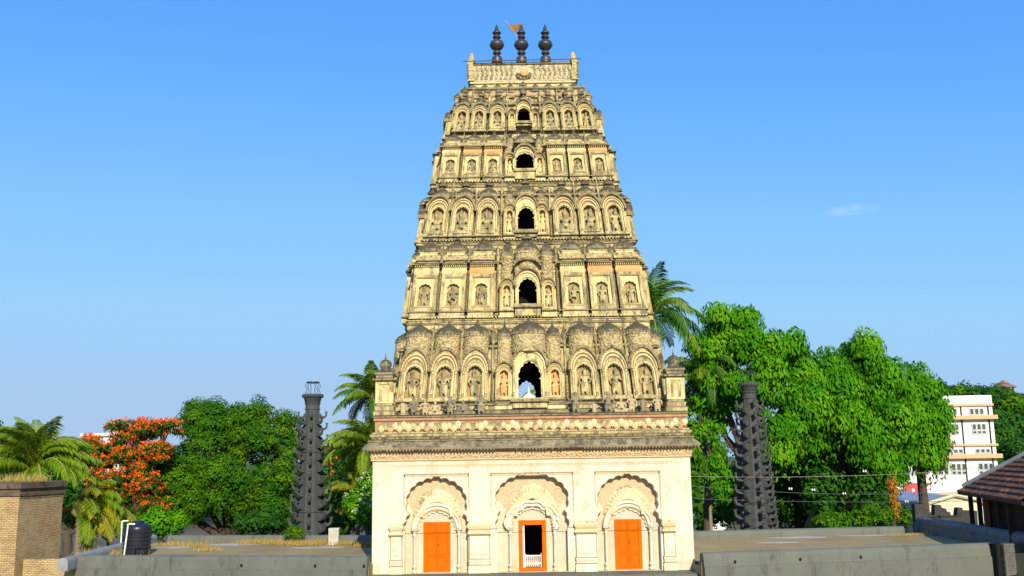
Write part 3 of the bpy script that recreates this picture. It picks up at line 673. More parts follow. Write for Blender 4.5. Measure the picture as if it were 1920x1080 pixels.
# finials
for px, tipv, mid in ((932, 50, 0), (978, 50, 1), (1023, 45, 0)):
    b = MB(); p = at(px, 116, 5.95); sc = (at(px, 50, 5.95) - at(px, 117, 5.95)).z / 67 * 1.0
    def q(v): return (117 - v) * sc
    prof = [(9.5, 118), (9.8, 112), (8.5, 107), (4.5, 104), (3.8, 102), (7.2, 100.5), (7.5, 98), (4.5, 95), (4.0, 94), (9, 91.5), (13.0, 86), (13.2, 83), (11, 78), (6, 74), (4.2, 73), (7.2, 70.5), (7.4, 69), (5, 66), (4.5, 65), (7.8, 62), (7.9, 60.5), (5.2, 58.5), (4.4, 57), (3.6, 54), (1.6, 48), (.3, 44)]
    b.lathe([(r_ * sc * .98, q(v)) for r_, v in prof], (p.x, p.y, p.z - .05), 28)
    b.build('finial', black, tower)
# thin rod along the crown
b = MB(); a1 = at(868, 115, 5.0); a2 = at(1090, 110, 5.0)
b.tube([(a1.x, 5.0, a1.z), (0, 4.98, (a1.z + a2.z) / 2 - .01), (a2.x, 5.0, a2.z)], .022, 6)
for k in range(7): x = -1.2 + k * .35; b.tube([(x, 5.0, Z(113)), (x, 5.0, Z(118))], .012, 5)
b.build('rod', mat('rusty rod', (.16, .08, .05), bump=0), tower)

# ---- ground floor
zE = {v: at(997, v, 0).z for v in range(770, 1080)}
S0 = .0206
HB = 303 * S0
g = MB(); DEP = 12.0
node = lambda L_: [(du * S0, at(1000, v, 0).z) for du, v in L_]
side_n = node([(60, 1073), (60, 992), (62, 988), (57, 975), (50.5, 962), (55, 940), (50.5, 922), (40, 908.5), (25.5, 900.5), (9, 896), (0, 892)])
cen_n = node([(66, 1073), (66, 992), (68, 988), (64, 972), (60, 958), (67, 936), (61, 916), (49, 904), (33, 896), (16, 892), (0, 888)])
def apath(nodes, cx, bul=.22):
    foot = nodes[:3]; up = nodes[2:]
    l = lobes(up, bul, 5); k = len(up)
    return [(cx - foot[0][0], foot[0][1]), (cx - foot[1][0], foot[1][1])] + [(cx + x, z) for x, z in l] + [(cx + foot[1][0], foot[1][1]), (cx + foot[0][0], foot[0][1])]
CX = [-181.5 * S0, 0, 181.5 * S0]
holes = []
for cx, nd in zip(CX, (side_n, cen_n, side_n)):
    h = apath(nd, cx); h = [(x, max(z, .012)) for x, z in h]; holes.append(h)
WT = zE[862]
rec = .31        # depth of the arch recesses
g.use(plaster); g.prism(rect(-HB, HB, 0, WT), 0, rec, holes)
# raised frames round each arch panel: outer face layer with rectangular openings
for x0, x1, in ((-303, -268), (-93, -88 + 8), (80, 93), (268, 303)): pass
fr_top = zE[886]
openr = [rect(CX[0] - 62.5 * S0, CX[0] + 62.5 * S0, zE[990], fr_top), rect(-79 * S0, 79 * S0, zE[990], fr_top), rect(CX[2] - 62.5 * S0, CX[2] + 62.5 * S0, zE[990], fr_top)]
g.prism(rect(-268 * S0, 268 * S0, zE[990], zE[870]), -.045, -.002, openr)
# back plane of the recesses; the middle one is cut for the doorway
dz = zE[978]
g.use(blush); g.prism(rect(-HB + .1, HB - .1, 0, WT - .05), rec, rec + .5, [rect(-23 * S0, 23 * S0, .08, zE[982]), rect(CX[0] - 24 * S0, CX[0] + 24 * S0, .05, dz), rect(CX[2] - 24 * S0, CX[2] + 24 * S0, .05, dz)])
# body sides, back, roof
g.use(plaster); g.box(-HB, -HB + .5, rec, DEP, 0, WT); g.box(HB - .5, HB, rec, DEP, 0, WT)
g.prism(rect(-HB + .5, HB - .5, 0, WT), DEP - .5, DEP)
g.box(-HB + .5, HB - .5, rec + .5, DEP - .5, WT - .3, WT - .002)
g.use(painted_dark); g.box(-HB + .6, HB - .6, rec + 3.4, rec + 3.6, 0, WT - .35)  # near-black partition and floor added, painting the shade beyond the doorway
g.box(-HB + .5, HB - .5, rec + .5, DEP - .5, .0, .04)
g.use(ochre)
for o_ in openr: x0_, x1_ = o_[0][0], o_[1][0]; g.box(x0_ + .02, x1_ - .02, -.006, -.001, fr_top - .11, fr_top - .005); g.box(x0_ + .004, x0_ + .05, -.006, -.001, zE[950], fr_top - .01); g.box(x1_ - .05, x1_ - .004, -.006, -.001, zE[950], fr_top - .01)
bw = g.build('base_wall', None, tower)
# pilasters with capitals and bases
for x, hw_, outer in ((-268 * S0 + .28, 14, 1), (-100 * S0, 21, 0), (100 * S0, 21, 0), (268 * S0 - .28, 14, 1)):
    if outer: x = (257 if x > 0 else -257) * S0; hw_ = 11
    else: x = (100.5 if x > 0 else -100.5) * S0; hw_ = 19.5
    hh = hw_ * S0; b = MB(); b.use(plaster)
    b.rectlathe(x - hh, x + hh, -.10, .0, [(.03, .0), (.03, zE[1062]), (.0, zE[1058]), (.0, zE[1052]), (.02, zE[1050]), (.02, zE[1047]), (-.02, zE[1045]), (-.02, zE[1002])])
    b.box(x - hh + .09, x + hh - .09, -.105, -.05, zE[1038], zE[1008])
    b.use(yell); b.rectlathe(x - hh, x + hh, -.10, .0, [(-.02, zE[1002]), (.05, zE[999]), (.05, zE[996]), (.01, zE[993]), (.01, zE[990]), (.06, zE[986]), (.06, zE[982]), (.02, zE[978])])
    b.use(plaster); b.build('pilaster', None, tower)
# inner doorways
def doorway(cx, centre):
    b = MB(); y = rec
    if not centre:
        zs_, zo, zi = zE[992], zE[941], zE[960]
        A = lambda hw_, v: arch(cx, zs_, hw_ * S0, zs_, zE[v], 24)
        b.use(plaster); b.band(A(38, 953), A(44, 945), y - .16, y + .02)
        b.band(A(44, 946), A(47, 941), y - .22, y + .02)
        b.use(rust); b.band(A(36, 956), A(38, 953), y - .10, y + .02)
        b.band(A(47, 941), A(48.2, 939), y - .19, y + .02)
        c1 = cusped(cx, zs_, 34 * S0, zs_, zE[960], 11, .06, 4); c0 = arch(cx, zs_, 37 * S0, zs_, zE[955], len(c1) - 3)
        b.use(plaster); b.band(c1, c0, y - .07, y + .02)
        fan_hw, fan_b, fan_t = 46, zE[955], zE[915]
    else:
        n0 = node([(48, 992), (45, 975), (41, 962), (22, 951), (0, 944)])
        def tre(k, dv): return lobes([(x * k, z + dv) for x, z in n0[:1]] + [(x * k, z + dv) for x, z in n0[1:]], .2, 6)
        b.use(rust); b.band(tre(.80, -.15), tre(.84, -.12), y - .12, y + .02); b.band(tre(1.08, .09), tre(1.11, .12), y - .19, y + .02)
        b.use(plaster); b.band(tre(.84, -.12), tre(1.0, 0), y - .16, y + .02); b.band(tre(1.0, .0), tre(1.08, .09), y - .23, y + .02)
        n1 = node([(37, 992), (37, 985), (35, 977), (30, 969), (22, 965), (17, 961), (11, 958), (5, 956.5), (0, 955)])
        q = lobes(n1, .28, 4); q2 = [(x * 1.10, z + .05) for x, z in q]
        b.band(q, q2, y - .08, y + .02)
        fan_hw, fan_b, fan_t = 49, zE[955], zE[908]
    for sg in (-1, 1):
        colonette(b, cx + sg * 42 * S0, y - .12, .03, zE[992] + .02, .062)
        b.lathe([(.05, 0), (.1, .06), (.1, .12), (.06, .14)], (cx + sg * 42 * S0, y - .12, zE[992]), 10)
    b.build('door_arch', None, tower)
    f = MB(); K = 36; Rr = 8; vs = []; fs = []
    for j in range(Rr + 1):
        rr_ = j / Rr
        for k in range(K + 1):
            t = PI - PI * k / K
            hx_ = fan_hw * S0 * (.62 + .38 * rr_ ** .5 * 1.0) if False else fan_hw * S0
            e = math.sin(t)
            x = cx + hx_ * math.cos(t) * (1 - .0 * rr_)
            zlo = zE[990] + (zE[936] - zE[990]) * e ** .8 if False else None
            r1 = .55 + .45 * rr_
            x = cx + hx_ * r1 * math.cos(t); z = fan_b - .25 + (fan_t - fan_b + .25) * r1 * e * (1 + .06 * max(0, 1 - abs(t - PI / 2) / .15) * rr_)
            yy = y - .20 * math.cos(rr_ * PI / 2) - .02 - (.05 * (k % 2) if .45 < rr_ < .99 else 0)
            vs.append((x, yy, z))
    for j in range(Rr):
        for k in range(K): a_ = j * (K + 1) + k; fs.append((a_, a_ + 1, a_ + K + 2, a_ + K + 1))
    f.use(yell); f.add(vs, [tuple(reversed(q)) for q in fs]); f.build('fan_shell', yell, tower)
    # orange stained field behind the fan
    o = MB(); o.use(ochre if centre else rust)
    nd = cen_n if centre else side_n
    up = [(x * .995, z) for x, z in nd if z > zE[958]]
    pth = lobes(up, .22, 5); pth = [(cx + x, z) for x, z in pth]
    fan = [(cx + fan_hw * S0 * .985 * math.cos(PI * k / 30), fan_b - .25 + (fan_t - fan_b + .25) * .985 * math.sin(PI * k / 30)) for k in range(31)]
    fan = [p for p in fan if p[1] > zE[957]]
    poly = pth + fan
    o.use(ochre); o.prism(poly, y - .012, y + .01); o.build('spandrel', None, tower)
doorway(CX[0], False); doorway(CX[2], False); doorway(0, True)
def door(cx):
    b = MB(); hw_ = 25.5 * S0; b.use(orangep); y = rec - .02
    zt_ = dz + .02
    b.prism(rect(cx - hw_, cx + hw_, .05, zt_), y - .03, y + .05, [rect(cx - hw_ + .07, cx + hw_ - .07, .12, zt_ - .07)])
    o = b.build('door', None, tower)
    for sg in (-1, 1):
        x0, x1 = (cx - hw_ + .07, cx - .006) if sg < 0 else (cx + .006, cx + hw_ - .07)
        l = MB(); l.use(orangep); l.box(x0, x1, y + .01, y + .05, .12, zt_ - .07)
        for za, zb_ in ((.2, .58), (.68, 1.45), (1.55, zt_ - .14)): l.rectlathe(x0 + .07, x1 - .07, y + .0, y + .02, [(.0, za), (.0, zb_)])
        for za in (.16, .62, 1.5, zt_ - .1): l.box(x0 + .01, x1 - .01, y - .022, y + .02, za - .035, za + .035)
        l.box(x0 + .0, x0 + .05, y - .030, y + .02, .122, zt_ - .072); l.box(x1 - .05, x1, y - .030, y + .02, .122, zt_ - .072)
        l.build('door_leaf', orangep, o)
    l = MB(); l.tube([(cx + .05, y - .05, 1.0), (cx + .05, y - .05, 1.1)], .014, 6); l.build('handle', black, o)
door(CX[0]); door(CX[2])
b = MB(); b.use(orangep); hw_ = 26 * S0; yy = rec - .02
b.prism(rect(-hw_, hw_, .03, zE[976]), yy - .04, yy + .3, [rect(-hw_ + .14, hw_ - .16, .14, zE[985])])
dc = b.build('door', None, tower); dc['label'] = 'open doorway with thick orange frame and white inner leaf'
b = MB(); b.use(whitep); b.box(-hw_ + .15, -hw_ + .22, yy + .02, yy + .75, .15, zE[986]); b.build('door_leaf', None, dc)['label'] = 'white door leaf standing open'
b = MB(); b.use(whitep); zt_ = zE[1043]
b.box(-.32, .34, yy + .16, yy + .20, zt_ - .04, zt_); b.box(-.32, .34, yy + .16, yy + .20, .26, .31)
for k in range(9): x = -.30 + k * .077; b.box(x - .014, x + .014, yy + .165, yy + .195, .16, zt_)
for x in (-.31, .33): b.box(x - .02, x + .02, yy + .15, yy + .21, .14, zt_ + .07)
b.build('railing', None, dc)
# grime lines that draw the arches and pilasters
b = MB(); b.use(grime)
for h_ in holes:
    hp = [(x, z) for x, z in h_[1:-1]]; cxx = sum(p_[0] for p_ in hp) / len(hp)
    b.band(hp, [(cxx + (x - cxx) * 1.012, z + .022) for x, z in hp], -.006, -.002)
for x, hh in ((-257 * S0, 11 * S0), (-100.5 * S0, 19.5 * S0), (100.5 * S0, 19.5 * S0), (257 * S0, 11 * S0)):
    for v in (1001, 991, 979, 1046, 1057): b.box(x - hh - .03, x + hh + .03, -.128, -.001, zE[v] - .012, zE[v] + .008)
    for sg in (-1, 1): b.box(x + sg * hh - .012, x + sg * hh + .012, -.008, -.001, .1, zE[1002])
b.build('grime_line', None, tower)
# wall top bands, eave, frieze
b = MB(); b.use(yell); b.rectlathe(-HB, HB, 0, DEP, [(0, WT), (.02, zE[861]), (.06, zE[860]), (.06, zE[858])])
b.use(border); b.rectlathe(-HB, HB, 0, DEP, [(.05, zE[858]), (.07, zE[857]), (.10, zE[847]), (.16, zE[845])])
b.use(border)
K = 66
for k in range(K):
    x = -HB + (k + .5) * 2 * HB / K; b.sph((x, -.075, zE[851]), (.045, .03, .075), 6, 5)
b.use(rust); b.box(-268 * S0, 268 * S0, -.055, -.003, zE[870] + .002, zE[869])
for k in range(90):
    x = -260 * S0 + (k + .5) * 520 * S0 / 90; b.box(x - .02, x + .02, -.06, -.046, zE[873], zE[871])
b.build('cornice_band', None, tower)
b = MB(); b.use(eavem)
b.rectlathe(-HB, HB, 0, DEP, [(.14, zE[845]), (.30, zE[842]), (.36, zE[840]), (.37, zE[836]), (.24, zE[830]), (.13, zE[825])])
b.use(crust); b.rectlathe(-HB, HB, 0, DEP, [(.10, zE[825]), (.17, zE[824]), (.17, zE[822]), (.06, zE[820]), (.04, zE[815])])
b.use(stone); b.rectlathe(-HB, HB, 0, DEP, [(.0, zE[818]), (.10, zE[815]), (.12, zE[813]), (.12, zE[811]), (.02, zE[809]), (.02, zE[807])])
b.use(eavem)
rnd = random.Random(5)
for k in range(104):
    if rnd.random() < .07 or 40 < k < 47 or 62 < k < 66: continue
    x = -HB - .28 + k * (2 * HB + .56) / 103; b.lathe([(.012, -.10), (.042, -.05), (.045, 0)], (x, -.335, zE[839]), 6)
b.build('eave', None, tower)
b = MB(); b.use(mat('red pink frieze ground', (.40, .185, .10), (.48, .28, .14), (.22, .13, .07), .35, 0, 2.5)); b.rectlathe(-HB + .05, HB - .05, .05, DEP - .05, [(-.02, zE[808]), (-.02, zE[787]), (.04, zE[785]), (.04, zE[781]), (.0, zE[780])])
b.use(crust); b.rectlathe(-HB + .05, HB - .05, .05, DEP - .05, [(.0, zE[780]), (.07, zE[779]), (.07, zE[777]), (-.02, zE[775] + .02)])
b.use(stone)
K = 34; wz = zE[786] - zE[808]
for k in range(K):
    x = -HB + .15 + (k + .5) * (2 * HB - .3) / K; cz_ = (zE[786] + zE[808]) / 2; w_ = (2 * HB - .3) / K
    def tear(cx, cz, hgt, wd, up):
        pr = [(0, .5), (.30, .32), (.5, .05), (.42, -.25), (.2, -.44), (0, -.5), (-.2, -.44), (-.42, -.25), (-.5, .05), (-.30, .32)]
        p = [(cx + a_ * wd, cz + (c_ if up else -c_) * hgt) for a_, c_ in pr]
        if up: p.reverse()
        ar = sum(p[q][0] * p[(q + 1) % 10][1] - p[(q + 1) % 10][0] * p[q][1] for q in range(10))
        if ar < 0: p.reverse()
        n = len(p); vs = [(q[0], .075, q[1]) for q in p] + [((q[0] - cx) * .65 + cx, .035 - .0, (q[1] - cz) * .65 + cz) for q in p] + [(cx, .015, cz)]
        vs = [(a_, c_ - .10, d_) for a_, c_, d_ in vs]
        b.add(vs, [(q, (q + 1) % n, n + (q + 1) % n, n + q) for q in range(n)] + [(n + q, n + (q + 1) % n, 2 * n) for q in range(n)])
    b.use((pale, yell, pale, pink)[(k * 7) % 4]); tear(x, cz_ - wz * .08, wz * .80, w_ * .80, True)
    b.use((pale, yell, pale)[(k * 5) % 3]); tear(x + w_ / 2, cz_ + wz * .10, wz * .76, w_ * .74, False)
b.build('petal_frieze', None, tower)
TERR = zE[775] + .01
b = MB(); b.use(crust); b.box(-HB + .1, HB - .1, .1, DEP - .1, zE[790], TERR); b.build('terrace_slab', None, tower)
# corner turrets
def turret(xc, yc, hw_):
    Z = lambda v: at(997, v, max(0.0, yc - hw_)).z
    b = MB(); x0, x1, y0, y1 = xc - hw_, xc + hw_, yc - hw_, yc + hw_
    b.use(stone); b.rectlathe(x0, x1, y0, y1, [(.05, TERR - .02), (.07, Z(768)), (.0, Z(765)), (.02, Z(758)), (-.05, Z(755)), (-.06, Z(710))])
    b.use(pale); b.prism(rect(x0 + .0, x1 - .0, Z(752), Z(712)), y0 + .02, y0 + .2, [rect(xc - hw_ * .55, xc + hw_ * .55, Z(748), Z(716))])
    b.use(whitep if False else pale); b.prism(arch(xc, Z(747), hw_ * .28, Z(729), Z(722)), y0 + .05, y0 + .25)
    b.use(stone); b.band(arch(xc, Z(747), hw_ * .30, Z(729), Z(721)), arch(xc, Z(747), hw_ * .42, Z(729), Z(718)), y0 + .04, y0 + .2)
    b.use(crust); b.rectlathe(x0, x1, y0, y1, [(-.04, Z(712)), (.10, Z(709)), (.10, Z(706)), (-.02, Z(704)), (-.02, Z(700)), (.03, Z(698)), (.03, Z(694)), (-.12, Z(690))])
    b.lathe([(hw_ * .7, Z(692)), (hw_ * .6, Z(688)), (hw_ * .5, Z(685)), (hw_ * .62, Z(682)), (hw_ * .68, Z(678)), (hw_ * .6, Z(673)), (hw_ * .3, Z(669.5)), (.03, Z(668))], (xc, yc, 0), 36, ribs=12, amp=.05)
    spike(b, (xc, yc, Z(670)), Z(655) - Z(670), .02)
    return b.build('corner_turret', None, tower)
for sg in (-1, 1):
    turret(sg * (HB - .42), .48, .36); turret(sg * (HB - .42), DEP - .6, .36)
# ---- statues standing on the terrace edge
stg = mat('grey weathered statue stone', (0.34, 0.28, 0.17), (0.20, 0.165, 0.10), (.09, .075, .05), .45, .1, 3.0, bump=.5)
stp = mat('yellowed statue stone', (0.56, 0.45, 0.24), (0.40, 0.32, 0.18), (.12, .10, .06), .3, .1, 3.0, bump=.5)
SD = [(755, 23, 'torso', stp, 'headless worn cream torso, first figure right of the left corner turret'),
      (776, 31, 'attend', stg, 'broad grey statue with raised hand, second from the left corner turret'),
      (797, 28, 'stand', stp, 'slim pale statue with arms down, third from the left corner turret'),
      (816, 25, 'seat', stp, 'short seated pale statue, fourth from the left corner turret'),
      (844, 33, 'four', stg, 'tall grey statue spreading several arms on the left half of the ledge'),
      (869, 25, 'seat', stg, 'small seated statue left of the crowned one beside the central window'),
      (902, 35, 'attend', stg, 'crowned grey statue nearest the central window on its left side'),
      (1080, 36, 'attend', stg, 'tall crowned statue nearest the central window on its right side'),
      (1114, 17, 'stump', stp, 'broken pale statue stump right of the crowned statue'),
      (1141, 35, 'four', stg, 'dark four armed statue in the middle of the right half of the ledge'),
      (1165, 26, 'seat', stp, 'short pale seated statue left of the yellowish standing one'),
      (1185, 31, 'stand', stp, 'yellowish slender standing statue third from the right turret'),
      (1206, 24, 'torso', stg, 'headless dark statue second from the right turret'),
      (1233, 29, 'stand', stp, 'pale standing statue close beside the right corner turret')]
for px, hpx, kd, m_, lab in SD:
    p = at(px, 773, .45); h = hpx * .0213
    o = None
    if kd in ('torso', 'stump'):
        b = MB(); b.use(m_); k = h / .6
        b.lathe([(.16 * k, 0), (.17 * k, .05 * k), (.12 * k, .1 * k), (.14 * k, .25 * k), (.11 * k, .38 * k), (.15 * k, .5 * k), (.13 * k, .56 * k), (.05 * k, .6 * k)], (0, 0, 0), 12, ribs=3, amp=.1, sy=.8)
        for sg in (-1, 1): b.tube([(sg * .13 * k, 0, .52 * k), (sg * .19 * k, -.02, .38 * k), (sg * .16 * k, -.05, .28 * k)], [.045 * k, .04 * k, .03 * k], 8)
        o = b.build('statue', None, None)
    else:
        o = inst('statue', fig_mesh(kd, m_), None); q = h / (.98 if not kd.startswith('seat') else .95); o.scale = (q * 1.4, q * 1.4, q * 1.1)
    o.location = (p.x, .45, TERR + .01); o.rotation_euler.z = random.uniform(-.3, .3)
    tag(o, lab, 'statue', 'small statues along the tower ledge')
# flag on the middle finial
p0 = at(972, 73, 5.9); p1 = at(948, 38, 5.7)
fl = empty('flag', tuple(p0), 0, 'faded orange swallow shaped flag on a slanting pole tied to the middle finial', 'flag')
b = MB(); b.tube([(0, 0, 0), tuple(p1 - p0)], .016, 6); b.build('pole', mat('pale flag pole', (.5, .42, .36)), fl)
b = MB(); fm = mat('orange flag cloth', (.30, .085, .018), (.26, .12, .025), bump=0)
A = at(950, 41, 5.7) - p0; B = at(964, 62, 5.8) - p0; C_ = at(980, 45, 6.2) - p0; D_ = at(983, 57, 6.25) - p0
vs = []; fs = []; n = 10
for i_ in range(n + 1):
    for j in range(7):
        s_ = i_ / n; t_ = j / 6; top = A.lerp(C_, s_); bot = B.lerp(D_, s_); q = top.lerp(bot, t_)
        sag = math.sin(s_ * PI); q = q + Vector((0, .12 * math.sin(s_ * 7 + t_ * 2), -.10 * sag * (1 - t_) + .10 * sag * t_)); vs.append(q)
for i_ in range(n):
    for j in range(6): a_ = i_ * 7 + j; fs.append((a_, a_ + 1, a_ + 8, a_ + 7))
b.add(vs, fs); o = b.build('cloth', fm, fl); sd = o.modifiers.new('s', 'SOLIDIFY'); sd.thickness = .008
# ================================================================ ROOF TERRACE, PARAPETS
GZ = -5.0; RZ = .42; PZ = .80
def struct(b, name, m_): o = b.build(name, m_); o['kind'] = 'structure'; return o
b = MB(); b.use(soil); b.add([(-4000, -200, GZ), (4000, -200, GZ), (4000, 6000, GZ), (-4000, 6000, GZ)], [(0, 1, 2, 3)]); struct(b, 'ground', soil)
def P0(u, v, z): p = atz(u, v, z); return (p.x, p.y, z)
fl_ = P0(150, 1040, PZ); fr_ = P0(697, 1042, PZ); rl_ = P0(1303, 1036, PZ); re_ = P0(1855, 1017, PZ)
bl_ = P0(318, 1003, PZ); br_ = P0(1692, 986, PZ)
b = MB(); b.use(roofm)
pts = [(fl_[0] - .5, fl_[1]), (-6.2, fr_[1]), (-6.2, .8), (6.2, .8), (6.2, rl_[1]), (re_[0] + .4, re_[1]), (re_[0] + 3, re_[1] - 3), (br_[0] + .6, br_[1] + .3), (bl_[0], bl_[1]), (fl_[0] - 2.5, bl_[1] - .5)]
b.add([(x, y, RZ) for x, y in pts] + [(x, y, GZ - .1) for x, y in pts], [tuple(range(10))] + [(i, i + 10, (i + 1) % 10 + 10, (i + 1) % 10) for i in range(10)])
struct(b, 'roof_terrace', roofm)
# rounded parapet: profile side (toward camera positive when swept left to right)
def parapet(name, p0, p1, lab, r_=.16, depth=.55, m_=grey, ledge=0.0, holes=()):
    b = MB(); b.use(m_); prof = [(-r_, -depth)]
    for k in range(9): t = PI - PI * k / 8; prof.append((r_ * math.cos(t), -r_ + r_ * math.sin(t)))
    if ledge: prof += [(r_ + .03, -ledge), (r_ + .08, -ledge - .015), (r_ + .08, -depth - 1.2), (-r_, -depth - 1.2)]
    else: prof += [(r_, -depth)]
    prof = list(reversed(prof)); b.sweep(prof, p0, p1)
    o = b.build(name, None); tag(o, lab, 'parapet')
    d = (Vector(p1) - Vector(p0)).normalized()
    for hx in holes:   # drain holes
        t = (hx - p0[0]) / (p1[0] - p0[0]); q = Vector(p0).lerp(Vector(p1), t); h = MB(); h.M = Matrix.Translation(q) @ d.to_track_quat('X', 'Z').to_matrix().to_4x4()
        h.use(painted_dark); h.prism([(.055 * math.cos(k * PI / 4) * .9, .065 * math.sin(k * PI / 4) - .36) for k in range(8)], -r_ - .045 if ledge else -r_ - .01, 0)
        h.build('drain_hole', None, o)
    return o
xh = lambda u: P0(u, 1067, PZ - .4)[0]
parapet('parapet_wall', fl_, (-HB + .02, fr_[1], PZ), 'grey rounded parapet running left from the foot of the tower along the front', .19, .6, ledge=.5, holes=[xh(443), xh(586), xh(680)])
parapet('parapet_wall', (HB - .02, rl_[1], PZ), re_, 'long grey rounded parapet running right from the foot of the tower along the front', .19, .6, ledge=.5, holes=[xh(1322), xh(1400), xh(1543), xh(1682)])
parapet('parapet_wall', (bl_[0], bl_[1], PZ), (P0(697, 1004, PZ)[0] + 2, P0(697, 1004, PZ)[1], PZ), 'low grey rear parapet behind the left roof terrace', .2, .45, holes=[P0(345, 1013, PZ)[0]])
parapet('parapet_wall', (P0(1303, 996, PZ)[0] - 2, P0(1303, 996, PZ)[1], PZ), br_, 'low grey rear parapet behind the right roof terrace', .2, .45, holes=[P0(1315, 1010, PZ)[0]])
sl = grey
lp = mat('pale weathered cement', (0.30, 0.31, 0.31), (0.21, 0.22, 0.22), (.10, .10, .09), .2, 0, 1.5)
p_a = P0(1722, 978, PZ + .1); p_b = P0(1935, 1012, PZ + .1)
b = MB(); b.use(mat('sooty rounded cement', (0.20, 0.20, 0.195), (0.13, 0.13, 0.13), (.05, .05, .045), .35, 0, 1.5, bump=.3))
n = 12; prev = None
A = Vector(p_a); B = Vector(p_b) + (Vector(p_b) - Vector(p_a)) * .3
b.tube([A, A.lerp(B, .02), A.lerp(B, .3) + Vector((0, 0, .02)), A.lerp(B, .6) - Vector((0, 0, .02)), B], [.14, .26, .27, .27, .27], 14)
d = (B - A); d.z = 0; nn = Vector((-d.y, d.x, 0)).normalized() * .25
b.add([A - nn + Vector((0, 0, -.7)), A + nn + Vector((0, 0, -.7)), B + nn + Vector((0, 0, -.7)), B - nn + Vector((0, 0, -.7)), A - nn, A + nn, B + nn, B - nn], [(0, 1, 5, 4), (1, 2, 6, 5), (2, 3, 7, 6), (3, 0, 4, 7)])
tag(b.build('parapet_wall', None), 'sooty round topped parapet slanting along the right edge of the roof', 'parapet')
# left side parapet
p_a = P0(288, 1002, PZ); p_b = P0(118, 1046, PZ)
tag_ = parapet('parapet_wall', p_b, p_a, 'pale rounded parapet slanting from the brick pillar to behind the water tank', .2, .5, lp)
# lower grey strip in front of the tower foot and below both parapets
b = MB(); b.use(grey); b.box(-7.2, 7.2, -1.2, -.002, -5.2, -.012); struct(b, 'front_ledge', grey)
# end of the right front parapet: black gap and rough layered wall beyond it
brickg = mat('rough grey coated brick', (0.16, 0.16, 0.15), (0.10, 0.10, 0.095), (.04, .04, .04), .3, 0, 2.0, bump=.6)
b = MB(); b.use(painted_dark); e0 = Vector(re_); e1 = Vector(P0(1874, 1019, PZ)); b.sweep([(-.2, -2), (-.2, -.02), (.17, -.02), (.15, -2)], tuple(e0 + Vector((.004, 0, 0))), tuple(e1))
b.use(brickg); e2 = Vector(P0(1965, 1012, PZ))
for k in range(14):
    z_ = -.02 - k * .085; o_ = .17 + .03 * random.random(); b.sweep([(-.2, z_ - .075), (-.2, z_), (o_, z_), (o_ + .01, z_ - .075)], tuple(e1 + Vector((0, 0, 0))), tuple(e2))
b.use(painted_dark); b.sweep([(-.18, -2), (-.18, -.03), (.14, -.03), (.14, -2)], tuple(e1), tuple(e2))
tag(b.build('end_wall', None), 'rough layered grey wall end at the right edge beside a black crack', 'wall')
# pale cement repairs lying on the roof surface
pat = mat('pale cement repair', (.50, .47, .40), (.40, .36, .29), (.30, .25, .18), .2, 0, 1.5)
for (u, v, w_, d_, sd_) in ((445, 1021, 1.6, .8, 1), (340, 1026, 1.1, .7, 2), (595, 1027, 1.3, .5, 3), (1500, 1008, 1.5, .6, 4), (1450, 1018, 1.0, .4, 5), (1620, 1003, 1.6, .7, 6)):
    p = P0(u, v, RZ); g__ = random.Random(sd_); b = MB(); b.add([(p[0] + w_ * (1 + g__.uniform(-.3, .3)) * math.cos(k * PI / 8), p[1] + d_ * (1 + g__.uniform(-.3, .3)) * math.sin(k * PI / 8), RZ + .006) for k in range(16)], [tuple(range(16))]); struct(b, 'cement_patch', pat)
# white post on the left terrace
p = P0(625, 1022, RZ); b = MB(); wp = mat('stained white cement', (0.55, 0.53, 0.46), (0.42, 0.40, 0.33), (.2, .18, .12), .15, 0, 3)
b.use(wp); b.rectlathe(p[0] - .24, p[0] + .24, p[1], p[1] + .4, [(0, RZ - .02), (0, RZ + .70), (.01, RZ + .72), (.01, RZ + .76), (-.02, RZ + .78)])
tag(b.build('cement_post', None), 'short square off white cement post on the left terrace near the tower', 'post')
# water tank
p = P0(256, 1040, RZ); tk = empty('water_tank', p, 0, 'black ribbed plastic water tank on the left roof terrace', 'water tank')
tp = mat('black plastic', (0.012, 0.014, 0.022), (0.016, 0.018, 0.026), rough=.32, bump=0, spec=.5)
b = MB(); r_ = .57; prof = [(.5, 0), (r_, .02)]
for k in range(6): z_ = .08 + k * .17; prof += [(r_, z_), (r_ + .03, z_ + .03), (r_ + .03, z_ + .08), (r_, z_ + .11)]
prof += [(r_ + .01, 1.16), (r_ - .03, 1.24), (.30, 1.36), (.26, 1.37)]
b.lathe(prof, seg=32); b.build('body', tp, tk); b = MB(); b.lathe([(.24, 1.36), (.26, 1.38), (.26, 1.43), (.2, 1.46), (.05, 1.47)], seg=24); b.build('lid', tp, tk)
pv = mat('white plastic pipe', (.72, .74, .70), (.68, .70, .66), rough=.4, bump=0)
for (u0_, v0_, u1_, v1_, lab) in ((226, 1031, 229, 978, 'thin white pipe bending over behind the left side of the water tank'), (231, 1052, 240, 984, 'white pipe leaning in front of the black water tank')):
    q = Vector(P0(u0_, v0_, RZ)); e = at(u1_, v1_, q.y)
    b = MB(); b.tube([q - Vector((0, 0, .05)), e - Vector((0, 0, .06)), e, e + Vector((.05, .02, .03)), e + Vector((.25, .1, .02))], .034, 10); b.sph(e, .042); b.sph(e + Vector((.22, .09, .02)), .042)
    tag(b.build('water_pipe', pv), lab, 'pipe', 'white pipes at the water tank')
